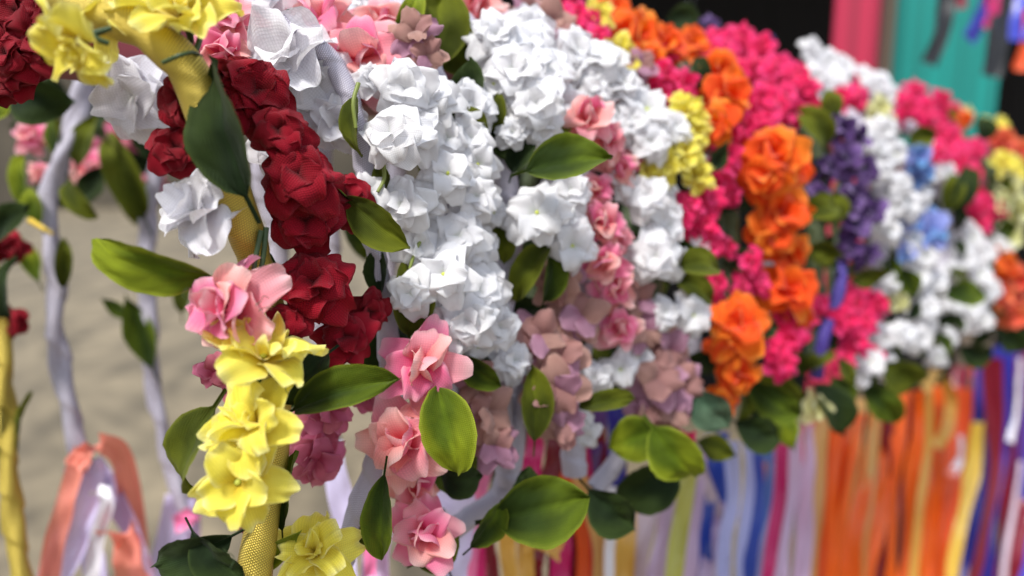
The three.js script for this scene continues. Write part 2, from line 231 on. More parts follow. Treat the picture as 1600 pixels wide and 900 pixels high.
// ---------------------------------------------------------------- leaves
function leafGeo(seed, tone, bend, wide, k0x = 0.86, pz = 0.72, tw = 0) {
  const { heart, blade, rim } = tone, rnd = rng(seed), so = rnd() * 50, nu = 12, nv = 18, pos = [], uv = [], col = [], idx = [], N = 40, C = [[0, 0]], D = Math.PI / 180;
  const a0 = bend * 45, a1 = -bend * 55;
  for (let i = 0; i < N; i++) { const th = (a0 + (a1 - a0) * (i + 0.5) / N) * D, p = C[i]; C.push([p[0] + Math.cos(th) / N, p[1] + Math.sin(th) / N]); }
  const chord = C[N][0];
  const stalk = 3, rows = nv + stalk;
  for (let jj = 0; jj <= rows; jj++) for (let i = 0; i <= nu; i++) {
    const j = jj - stalk, vv = j < 0 ? j * 0.07 : 1 - Math.pow(1 - j / nv, 1.25), v = Math.max(0, vv), u = i / nu * 2 - 1, k = Math.min(N - 1e-6, v * N), k0 = Math.floor(k), f = k - k0;
    const g = Math.pow(Math.max(0, Math.sin(Math.PI * Math.pow(clamp(v, 0, 1), k0x))), pz) * (1 - 0.55 * Math.exp(-(((1 - v) / 0.07) ** 2))) + 0.07 * (1 - v);
    const th = (a0 + (a1 - a0) * v) * D, ser = 1 + 0.05 * noise(v * 26, so + Math.sign(u) * 4) + 0.03 * noise(v * 70, so + Math.sign(u) * 4);
    const x0 = u * wide / 2 * g * ser, x = x0 * Math.cos(tw * (v - 0.3));
    const vein = 0.016 * Math.pow(Math.abs(Math.sin((v * 7 - Math.abs(u) * 1.6) * Math.PI)), 6) * Math.abs(u);
    let h = 0.26 * wide * Math.pow(Math.abs(u), 1.2) * g + wide * 0.26 * noise(u * 0.9 + so, v * 1.8) * v + 0.09 * wide * noise(u * 2.4 + so, v * 4.5) - vein * 0.9;
    h += x0 * Math.sin(tw * (v - 0.3)); h -= 0.012 * Math.exp(-((u / 0.09) ** 2));
    pos.push(x, (C[k0][0] + (C[k0 + 1][0] - C[k0][0]) * f - h * Math.sin(th)) / chord + Math.min(0, vv), 0.35 * Math.min(0, vv) + C[k0][1] + (C[k0 + 1][1] - C[k0][1]) * f + h * Math.cos(th));
    uv.push(x * 0.04 / WEAVE, v * 0.04 / WEAVE);
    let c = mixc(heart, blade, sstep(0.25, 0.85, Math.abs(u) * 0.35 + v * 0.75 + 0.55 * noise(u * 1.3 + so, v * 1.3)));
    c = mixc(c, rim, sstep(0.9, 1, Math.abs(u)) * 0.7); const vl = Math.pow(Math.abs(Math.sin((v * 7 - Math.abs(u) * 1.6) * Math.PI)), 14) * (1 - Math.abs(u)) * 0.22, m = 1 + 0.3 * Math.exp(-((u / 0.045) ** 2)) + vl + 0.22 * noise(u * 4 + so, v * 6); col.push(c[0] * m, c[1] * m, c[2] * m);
  }
  for (let j = 0; j < rows; j++) for (let i = 0; i < nu; i++) { const a = j * (nu + 1) + i, b = a + nu + 1; idx.push(a, a + 1, b, a + 1, b + 1, b); }
  const g = new THREE.BufferGeometry();
  g.setAttribute('position', new THREE.Float32BufferAttribute(pos, 3)); g.setAttribute('uv', new THREE.Float32BufferAttribute(uv, 2)); g.setAttribute('color', new THREE.Float32BufferAttribute(col, 3));
  g.setIndex(idx); g.computeVertexNormals(); return g;
}
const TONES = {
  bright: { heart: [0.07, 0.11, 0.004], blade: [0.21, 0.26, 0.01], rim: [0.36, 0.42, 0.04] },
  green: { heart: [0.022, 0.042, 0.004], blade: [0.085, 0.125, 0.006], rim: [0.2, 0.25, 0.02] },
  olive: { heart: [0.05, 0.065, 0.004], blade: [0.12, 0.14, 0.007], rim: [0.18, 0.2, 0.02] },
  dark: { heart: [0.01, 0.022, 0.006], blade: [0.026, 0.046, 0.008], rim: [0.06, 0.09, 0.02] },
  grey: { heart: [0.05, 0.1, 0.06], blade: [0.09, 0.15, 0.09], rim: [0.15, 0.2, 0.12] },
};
let leafSeed = 900;
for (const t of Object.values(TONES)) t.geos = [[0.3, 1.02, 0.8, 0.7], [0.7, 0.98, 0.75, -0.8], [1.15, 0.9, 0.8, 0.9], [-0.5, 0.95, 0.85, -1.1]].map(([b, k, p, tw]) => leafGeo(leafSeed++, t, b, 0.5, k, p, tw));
// a leaf from its base (x0, y0) to its tip (x1, y1), w wide, in photograph pixels
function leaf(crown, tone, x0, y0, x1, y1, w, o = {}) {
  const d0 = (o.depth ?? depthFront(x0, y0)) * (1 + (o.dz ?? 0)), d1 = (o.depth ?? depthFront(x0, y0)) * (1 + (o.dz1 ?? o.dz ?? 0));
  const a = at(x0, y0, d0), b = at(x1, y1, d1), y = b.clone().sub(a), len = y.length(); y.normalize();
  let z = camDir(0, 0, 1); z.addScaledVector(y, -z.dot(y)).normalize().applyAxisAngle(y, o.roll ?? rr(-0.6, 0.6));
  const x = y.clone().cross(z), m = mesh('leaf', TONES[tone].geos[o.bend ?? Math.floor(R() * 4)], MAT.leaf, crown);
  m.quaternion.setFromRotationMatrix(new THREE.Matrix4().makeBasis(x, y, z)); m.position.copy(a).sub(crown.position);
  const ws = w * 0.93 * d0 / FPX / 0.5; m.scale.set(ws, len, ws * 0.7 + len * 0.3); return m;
}

// ---------------------------------------------------------------- wrapped bands and ribbons
function bandGeo(points, r, pitch = 0.011, seed = 1, lump = 0.1, waist = 0) {
  const c = new THREE.CatmullRomCurve3(points), len = c.getLength(), seg = Math.ceil(len / 0.0011), n = 24, fr = c.computeFrenetFrames(seg), pos = [], uv = [], idx = [];
  for (let i = 0; i <= seg; i++) {
    const p = c.getPointAt(i / seg), s = len * i / seg;
    for (let j = 0; j <= n; j++) {
      const a = j / n * 6.28318, w = s / pitch + a / 6.28318, saw = w - Math.floor(w);
      const rad = r * (0.93 + 0.05 * noise(s / 0.03, seed * 3.3, 0.5) - (waist ?? 0) * Math.exp(-((((s + 0.013) % 0.036 - 0.018) / 0.0035) ** 2)) + lump * (saw < 0.88 ? saw / 0.88 : (1 - saw) / 0.12) + (waist ? 0 : 0.32 * Math.max(0, lump - 0.1) / 0.1 * 0.5 * Math.cos(2 * (a - s / 0.016)) * (0.6 + noise(s / 0.03, seed))) + (waist ? 0.06 : lump * 0.4) * noise(s / 0.012, Math.cos(a) + seed, Math.sin(a)));
      pos.push(...p.clone().addScaledVector(fr.normals[i], Math.cos(a) * rad).addScaledVector(fr.binormals[i], Math.sin(a) * rad).toArray());
      uv.push((a * r + s * 0.35) / 0.0075, (s - a * r * 0.35) / 0.0075);
    }
  }
  for (let i = 0; i < seg; i++) for (let j = 0; j < n; j++) { const a = i * (n + 1) + j, b = a + n + 1; idx.push(a, b, a + 1, a + 1, b, b + 1); }
  const g = new THREE.BufferGeometry();
  g.setAttribute('position', new THREE.Float32BufferAttribute(pos, 3)); g.setAttribute('uv', new THREE.Float32BufferAttribute(uv, 2)); g.setIndex(idx); g.computeVertexNormals(); return g;
}
const local = (crown, pts) => pts.map((p) => p.sub(crown.position));
function band(crown, material, pts, r, o = {}) { return mesh('band', bandGeo(local(crown, pts), r, o.pitch, o.seed, o.lump, o.waist), material, crown); }
function strip(points, width, twist = 0.3, seed = 1, side0) {
  const c = new THREE.CatmullRomCurve3(points), seg = 36, n = 6, pos = [], idx = [];
  const side = (side0 ?? camDir(1, 0, 0)).clone();
  for (let i = 0; i <= seg; i++) {
    const p = c.getPointAt(i / seg), t = c.getTangentAt(i / seg), v = i / seg;
    const s = side.clone().addScaledVector(t, -side.dot(t)).normalize().applyAxisAngle(t, twist * (1.6 * noise(v * 2.2 + seed * 3.1, seed) + Math.sin(v * 2.5 + seed))), nn = t.clone().cross(s);
    for (let j = 0; j <= n; j++) { const u = j / n * 2 - 1; pos.push(...p.clone().addScaledVector(s, u * width / 2).addScaledVector(nn, width * (0.3 * (noise(seed, v * 2.5) + 0.4) * u * u + 0.25 * noise(u * 1.3 + seed, v * 4, seed))).toArray()); }
  }
  for (let i = 0; i < seg; i++) for (let j = 0; j < n; j++) { const a = i * (n + 1) + j, b = a + n + 1; idx.push(a, a + 1, b, a + 1, b + 1, b); }
  const g = new THREE.BufferGeometry(); g.setAttribute('position', new THREE.Float32BufferAttribute(pos, 3)); g.setIndex(idx); g.computeVertexNormals(); return g;
}
const SATIN = {
  coral: satin(0.9, 0.3, 0.22, { transmission: 0.35 }), lavender: satin(0.62, 0.56, 0.8), lilac: satin(0.58, 0.42, 0.62), paleLilac: satin(0.62, 0.5, 0.58), white: satin(0.8, 0.78, 0.82), magenta: satin(0.55, 0.005, 0.13), pink: satin(0.85, 0.2, 0.4),
  gold: satin(0.7, 0.4, 0.07), tan: satin(0.66, 0.38, 0.12), yellow: satin(0.8, 0.52, 0.06), lime: satin(0.5, 0.5, 0.1), orange: satin(0.9, 0.13, 0.004), deepOrange: satin(0.75, 0.08, 0.003), royal: satin(0.012, 0.05, 0.36), steel: satin(0.1, 0.2, 0.52), sky: satin(0.4, 0.42, 0.72),
  navy: satin(0.02, 0.02, 0.28), wine: satin(0.2, 0.003, 0.02), purple: satin(0.1, 0.03, 0.2), black: satin(0.006, 0.006, 0.008, { transmission: 0 }), teal: satin(0.0, 0.16, 0.16), blue: satin(0.06, 0.08, 0.6),
};
const KIN = { orange: ['orange', 'orange', 'deepOrange'], deepOrange: ['tan', 'orange'], navy: ['wine', 'navy', 'purple'], wine: ['wine', 'wine', 'deepOrange'], purple: ['navy', 'wine'], steel: ['royal', 'sky'], royal: ['royal', 'steel'], lilac: ['lilac', 'paleLilac'], paleLilac: ['lilac', 'white'], sky: ['lilac', 'sky'], magenta: ['wine', 'magenta'] };
let ribbonSeed = 1;
// path of [px, py] pairs hung q metres behind the lens plane of the row
function ribbon(crown, color, q, width, path, o = {}) {
  const pts = path.map(([x, y, dd]) => at(x, y, (o.depth ?? depthQ(x, y, q)) * (1 + (dd ?? 0))));
  if (!o.depth && width > 38 && !o.one) {           // broad bunches are several narrow ribbons side by side
    const kin = KIN[color] ?? [color], n = 2;
    for (let i = 0; i < n; i++) {
      const dx = (i - (n - 1) / 2) * width / n * 1.02, ph = R() * 6, am = width * 0.09;
      ribbon(crown, i === 1 ? kin[Math.floor(R() * kin.length)] : color, q + rr(-0.006, 0.014), width / n * rr(0.9, 1.15), path.map(([x, y], j) => [x + dx + am * Math.sin(j * 1.9 + ph), y + (j ? 0 : rr(-8, 8))]), { ...o, one: true, twist: rr(0.25, 0.6) });
    }
    return;
  }
  const m = path[Math.floor(path.length / 2)], d = o.depth ?? depthQ(m[0], m[1], q);
  return mesh('ribbon', strip(local(crown, pts), width * d / FPX, o.twist ?? 0.3, ribbonSeed++, o.side), SATIN[color], crown);
}

// ---------------------------------------------------------------- the setting
{
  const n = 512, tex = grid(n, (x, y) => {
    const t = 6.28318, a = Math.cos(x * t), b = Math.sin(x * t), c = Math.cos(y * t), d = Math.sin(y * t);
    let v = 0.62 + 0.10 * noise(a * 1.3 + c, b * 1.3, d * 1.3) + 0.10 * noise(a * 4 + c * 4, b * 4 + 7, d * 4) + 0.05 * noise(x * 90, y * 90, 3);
    const st = noise(a * 2 + c * 0.6 + 20, b * 2, d * 0.6); v -= 0.12 * sstep(0.1, 0.5, st);  // darker streaks stand in for blurred shadows lying on the ground
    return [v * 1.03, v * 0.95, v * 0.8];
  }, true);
  tex.repeat.set(22, 22);
  const g = new THREE.PlaneGeometry(60, 60); g.rotateX(-Math.PI / 2);
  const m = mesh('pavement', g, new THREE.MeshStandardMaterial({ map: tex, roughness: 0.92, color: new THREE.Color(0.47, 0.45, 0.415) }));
  m.userData.kind = 'structure'; m.userData.label = 'sandy grey pavement seen far below the hanging crowns';
}
renderer.setSize(1024, 576);

function box(w, h, d, m, parent, p, name, ry = 0) { const b = mesh(name, new RoundedBoxGeometry(w, h, d, 2, Math.min(w, h, d) * 0.12), m, parent, p); b.rotation.y = ry; return b; }
function woodTex(r, g, b) { return grid(256, (x, y) => { const v = 0.82 + 0.16 * noise(x * 18, y * 2) + 0.1 * noise(x * 60, y * 5, 2); return [r * v, g * v, b * v]; }, true); }
{
  // stall behind the row: back boards blackened for shade under an added roof, with painted posts and a teal panel at its mouth
  const o = at(1100, 60, 2.4); o.y = 0;
  const stall = thing('market_stall', 'dark open stall with inside shade painted as black boards behind the bright crowns', 'market stall', o);
  const dark = new THREE.MeshStandardMaterial({ map: woodTex(0.09, 0.08, 0.08), roughness: 0.95 });  // near black colour carries the shade inside the stall
  const roof = new THREE.MeshStandardMaterial({ map: woodTex(0.2, 0.18, 0.17), roughness: 0.9 });
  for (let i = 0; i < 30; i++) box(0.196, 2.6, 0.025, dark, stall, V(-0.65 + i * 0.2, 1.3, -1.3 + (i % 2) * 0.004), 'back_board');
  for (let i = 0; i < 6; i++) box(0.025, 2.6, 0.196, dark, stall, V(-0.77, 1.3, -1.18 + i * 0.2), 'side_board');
  for (let i = 0; i < 30; i++) box(0.196, 0.025, 2.1, roof, stall, V(-0.65 + i * 0.2, 2.62 + (i % 2) * 0.003, -0.5), 'added_roof_board');  // roof above the view, added to keep the stall in shade
  const D = 1.25, wpos = (x, y, d) => { const p = at(x, y, d); return p; };
  const pp = wpos(1338, 60, D); pp.y = 0;
  const post = thing('painted_post', 'crimson pink painted wooden post in front of the dark stall', 'post', pp);
  const pink = new THREE.MeshStandardMaterial({ map: woodTex(0.8, 0.12, 0.3), roughness: 0.6 });
  box(0.07, 2.4, 0.07, pink, post, V(0, 1.2, 0), 'shaft', -0.5); box(0.1, 0.05, 0.1, pink, post, V(0, 0.025, 0), 'foot', -0.5);
  const gp = wpos(1383, 60, D + 0.05); gp.y = 0;
  const post2 = thing('frame_post', 'thin grey brown post between the pink post and the teal panel', 'post', gp);
  const grey = new THREE.MeshStandardMaterial({ map: woodTex(0.48, 0.42, 0.36), roughness: 0.85 });
  box(0.024, 2.4, 0.03, grey, post2, V(0, 1.2, 0), 'shaft', -0.3); box(0.05, 0.03, 0.05, grey, post2, V(0, 0.015, 0), 'foot', -0.3);
  const tp = wpos(1472, 90, D + 0.12); tp.y = 0;
  const panel = thing('painted_partition', 'teal green painted board partition behind the row at upper right', 'partition', tp);
  const teal = new THREE.MeshStandardMaterial({ map: woodTex(0.0, 0.62, 0.58), roughness: 0.55 });
  box(0.19, 0.9, 0.02, teal, panel, V(0, 1.66, 0), 'board', -0.25); box(0.19, 0.98, 0.02, dark, panel, V(0, 0.7, 0), 'shade_lower_board', -0.25); for (const s of [-1, 1]) box(0.02, 0.22, 0.03, grey, panel, V(s * 0.07, 0.11, s * 0.02), 'leg', -0.25);  // lower half coloured dark in place of shade behind the flower gaps
  const op = wpos(1566, 140, D); op.y = 0;
  const post3 = thing('weathered_post', 'rough weathered grey brown post right of the teal panel', 'post', op);
  box(0.05, 1.28, 0.05, grey, post3, V(0, 0.64, 0), 'shaft', -0.4); box(0.07, 0.03, 0.07, grey, post3, V(0, 0.015, 0), 'foot', -0.4);
  // ribbons that hang from something above the frame
  const hp = at(1530, -120, 1.05), hang = thing('ribbon_bundle', 'bundle of black, navy, magenta and blue ribbons hanging before the teal panel', 'ribbons', hp);
  const rb = (c, w, ...path) => ribbon(hang, c, 0, w, path, { depth: 1.05, twist: 0.25 });
  rb('black', 26, [1490, -120], [1482, -20], [1470, 50], [1452, 100]);
  rb('wine', 22, [1500, -120], [1498, -40], [1500, 14]);
  rb('navy', 24, [1545, -120], [1540, -20], [1528, 40], [1512, 62]);
  rb('magenta', 22, [1556, -120], [1552, -10], [1546, 45]);
  rb('black', 32, [1572, -120], [1566, 0], [1556, 70], [1548, 120]);
  rb('blue', 36, [1604, -120], [1600, 0], [1594, 64]);
  rb('deepOrange', 26, [1618, -120], [1610, 40], [1590, 110]);
  // low rough wall closing the place far behind on the left
  const wall = thing('plaster_wall', 'low grey brown plastered wall far behind the hanging bands at left', 'wall', V(-8, 0, -19));
  const wm = new THREE.MeshStandardMaterial({ map: woodTex(0.36, 0.33, 0.28), roughness: 0.95 });  // dark grey brown replaces the shade that eaves would cast
  box(26, 3.4, 0.3, wm, wall, V(0, 1.7, 0), 'wall_face'); box(26.1, 0.12, 0.4, wm, wall, V(0, 3.46, 0), 'coping');
}
{
  const c = row(0.35, AXIS_Q, 0.075);
  const rail = tag(mesh('hanging_rail', new RoundedBoxGeometry(1.6, 0.03, 0.03, 3, 0.004), new THREE.MeshStandardMaterial({ map: woodTex(0.55, 0.22, 0.26), roughness: 0.6 })), 'dull crimson wooden rail that the row of flower crowns hangs over', 'rail');
  rail.position.copy(c); rail.quaternion.copy(rowQ).multiply(new THREE.Quaternion().setFromAxisAngle(V(0, 1, 0), Math.PI / 2 - ROW_TURN));
}

// ---------------------------------------------------------------- the crowns
const CROWNS = 'flower crowns hung over the rail';
const crownAt = (label, u) => thing('flower_crown', label, 'flower crown', row(u, WALL + 0.02, -0.1), CROWNS);
// hidden run of a band: up the front, over the rail and down behind
function loop(crown, material, u, o = {}) {
  const pts = [], y0 = o.y0 ?? -0.085, y1 = o.y1 ?? -0.12, du = o.du ?? 0, rq = RAD - 0.02;
  for (let i = 0; i <= 4; i++) pts.push(row(u + 0.004 * Math.sin(i * 2 + u * 40), AXIS_Q - rq, y0 + (AXIS_Y - y0) * i / 4));
  for (let i = 1; i < 6; i++) { const a = Math.PI * i / 6; pts.push(row(u + du * i / 6, AXIS_Q - rq * Math.cos(a), AXIS_Y + rq * Math.sin(a))); }
  for (let i = 0; i <= 4; i++) pts.push(row(u + du + 0.005 * Math.sin(i * 2.3 + u * 30), AXIS_Q + rq, AXIS_Y + (y1 - AXIS_Y) * i / 4));
  return band(crown, material, pts, o.r ?? 0.0052, { seed: u * 50, lump: 0.14, pitch: 0.012 });
}
// leaves scattered along a crown's band, pointing out and down
function scatterLeaves(crown, u, n, tones, o = {}) {
  for (let i = 0; i < n; i++) {
    const y = rr(o.y0 ?? -0.1, o.y1 ?? 0.06), q = o.q ?? (WALL + rr(0.008, 0.03)), a = row(u + rr(-0.012, 0.012), q, y), dir = camDir(rr(-1, 1), rr(-0.9, 0.3), rr(-0.3, 0.3)), len = rr(0.016, 0.026);
    let z = camDir(rr(-0.6, 0.6), rr(-0.2, 0.6), 1); z.addScaledVector(dir, -z.dot(dir)).normalize(); const x = dir.clone().cross(z);
    const m = mesh('leaf', TONES[tones[i % tones.length]].geos[i % 4], MAT.leaf, crown);
    m.quaternion.setFromRotationMatrix(new THREE.Matrix4().makeBasis(x, dir, z)); m.position.copy(a).sub(crown.position); m.scale.set(len * 1.05, len, len);
  }
}

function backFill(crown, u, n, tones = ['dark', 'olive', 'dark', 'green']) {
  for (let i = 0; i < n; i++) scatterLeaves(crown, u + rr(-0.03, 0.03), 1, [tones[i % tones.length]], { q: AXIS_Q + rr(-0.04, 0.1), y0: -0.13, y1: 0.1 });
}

// 1: the nearest crown, on a golden yellow wrapped band
{
  const c = crownAt('nearest crown, yellow satin band with dark red, pink and yellow flowers', 0.085);
  const px = (list) => list.map(([x, y, z]) => at(x, y, depthFront(x, y) * (1 + (z ?? 0))));
  band(c, BAND.yellow, px([[40, -40, 0.14], [110, 2, 0.1], [175, 26, 0.05], [232, 52, 0.02], [284, 98], [322, 180], [352, 262], [380, 350, 0.02], [404, 430, 0.04], [425, 540, 0.05], [430, 640, 0.05], [422, 730, 0.04], [408, 820, 0.03], [398, 900, 0.02], [392, 980, 0.02]]), 0.0055, { pitch: 0.024, seed: 3, lump: 0.12, waist: 0.12 });
  for (const p of [[[290, 90], [280, 60], [276, 30]], [[302, 88], [312, 62], [314, 30]], [[408, 360], [400, 400], [394, 440]], [[416, 355], [410, 410], [396, 470]], [[130, 40], [150, 60], [170, 68]], [[395, 470], [420, 520], [470, 560]]])
    mesh('stem', tubeGeo(local(c, px(p.map(([x, y]) => [x, y, -0.01]))), 0.0009, 0.0007, 8, 14), MAT.stem, c);
  mesh('stem', tubeGeo(local(c, px([[254, 98, -0.03], [282, 86, -0.05], [300, 82, -0.04], [314, 88, -0.01]])), 0.0006, 0.0006, 8, 14), MAT.stem, c);
  // yellow
  flower(c, 'yellow', 112, 78, 150, { f: [-0.5, -0.75, 0.5] });
  flower(c, 'yellow', 178, 10, 140, { f: [-0.25, 0.4, 0.8], dz: 0.05 });
  flower(c, 'yellow', 284, 10, 165, { f: [0.15, 0.6, 0.75], dz: -0.03 });
  flower(c, 'yellow', 412, 545, 162, { f: [0.25, 0.85, 0.6], dz: -0.07 });
  flower(c, 'yellow', 394, 652, 156, { f: [-0.25, 0.65, 0.75], dz: -0.07 });
  flower(c, 'yellow', 366, 755, 158, { f: [-0.1, 0.1, 1], dz: -0.07 });
  flower(c, 'yellow', 492, 862, 140, { f: [0.15, 0.4, 0.9], dz: -0.02 });
  // dark red
  flower(c, 'red', 276, 152, 150, { f: [-0.5, -0.1, 0.9], dz: 0.06 });
  flower(c, 'red', 402, 138, 165, { f: [0.5, 0.3, 0.9], dz: 0.03 });
  flower(c, 'red', 352, 112, 110, { f: [0.1, 0.6, 0.8], dz: 0.05 });
  flower(c, 'red', 466, 270, 175, { f: [0.15, 0.35, 1], dz: -0.03 });
  flower(c, 'red', 478, 345, 165, { f: [0.2, -0.2, 1], dz: -0.01 });
  flower(c, 'red', 490, 440, 165, { f: [0.1, 0.25, 1], dz: -0.02 });
  flower(c, 'red', 540, 525, 125, { f: [0.3, 0.2, 1], dz: 0 });
  for (const [x, y, s] of [[20, 16, 120], [58, 70, 110], [8, 84, 110], [76, 24, 110], [-30, 50, 120], [40, -25, 110]]) flower(c, 'red', x, y, s, { depth: 0.235, f: [-0.1, 0.1, 1] });
  flower(c, 'red', 12, 505, 70, { depth: 0.4 }); flower(c, 'red', 14, 388, 60, { depth: 0.41 });
  // pink, white
  flower(c, 'pompink', 350, 482, 168, { f: [-0.55, 0.1, 0.9], dz: -0.03 });
  flower(c, 'rosepink', 372, 602, 90, { f: [-0.4, 0.4, 0.8], dz: 0.05 });
  flower(c, 'rosepink', 520, 640, 110, { f: [0.7, 0.1, 0.6], dz: 0.1 });
  flower(c, 'rosepink', 500, 722, 125, { f: [0.5, -0.2, 0.8], dz: 0.12 });
  flower(c, 'rosepink', 376, 815, 60, { f: [-0.2, -0.4, 0.8], dz: 0.05 });
  flower(c, 'carnation', 300, 325, 150, { f: [-0.45, 0.25, 0.85], dz: 0.03 });
  // leaves
  leaf(c, 'dark', 384, 306, 328, 88, 122, { roll: -0.35, dz: -0.055, dz1: -0.075, bend: 0 });
  leaf(c, 'bright', 330, 432, 142, 378, 76, { roll: -0.5, dz: 0.0, dz1: -0.06, bend: 1 });
  leaf(c, 'olive', 335, 636, 290, 772, 88, { roll: 0.5, dz: 0.03, bend: 1 });
  leaf(c, 'dark', 362, 838, 238, 886, 78, { roll: -0.2, dz: 0.02, bend: 1 });
  leaf(c, 'dark', 300, 830, 380, 910, 70, { dz: 0.04, roll: 0.3, bend: 0 });
  leaf(c, 'green', 458, 640, 620, 592, 66, { roll: -0.45, dz: -0.02, dz1: -0.04, bend: 1 });
  leaf(c, 'dark', 512, 552, 436, 632, 82, { roll: 0.25, dz: -0.02, dz1: -0.05, bend: 0 });
  leaf(c, 'green', 440, 830, 462, 704, 54, { roll: -0.5, dz: 0.03, bend: 0 });
  leaf(c, 'bright', 385, 900, 470, 830, 46, { roll: 0.3, dz: 0.04 });
  leaf(c, 'dark', 425, 470, 400, 380, 40, { dz: 0.07 });
  // loose threads of the cut cloth
  for (const p of [[[292, 468], [286, 462], [288, 455], [294, 450]], [[398, 478], [408, 470], [412, 462], [420, 466]], [[404, 486], [416, 480], [424, 484]], [[452, 596], [446, 608], [452, 618]], [[348, 858], [366, 872], [360, 888]]])
    mesh('thread', tubeGeo(local(c, px(p.map(([x, y]) => [x, y, -0.09]))), 0.00012, 0.0001, 5, 12), MAT.stem, c);
  // strand behind, at the left edge
  const B = 0.4;
  band(c, BAND.yellow, [[-40, 330], [-14, 440], [2, 540], [8, 640], [14, 740], [24, 840], [44, 940]].map(([x, y]) => at(x, y, B)), 0.0047, { pitch: 0.024, seed: 9, lump: 0.24 });
  leaf(c, 'dark', -6, 376, 44, 318, 46, { depth: B, dz: -0.01 }); leaf(c, 'dark', 14, 498, 22, 402, 42, { depth: B, dz: -0.02 }); leaf(c, 'olive', 26, 706, 48, 612, 26, { depth: B }); leaf(c, 'dark', -12, 740, 6, 590, 26, { depth: B });
  leaf(c, 'bright', -30, 175, 20, 150, 50, { depth: 0.36 });
  leaf(c, 'dark', 20, 150, 114, 160, 80, { depth: 0.36, roll: 0.3 });
}

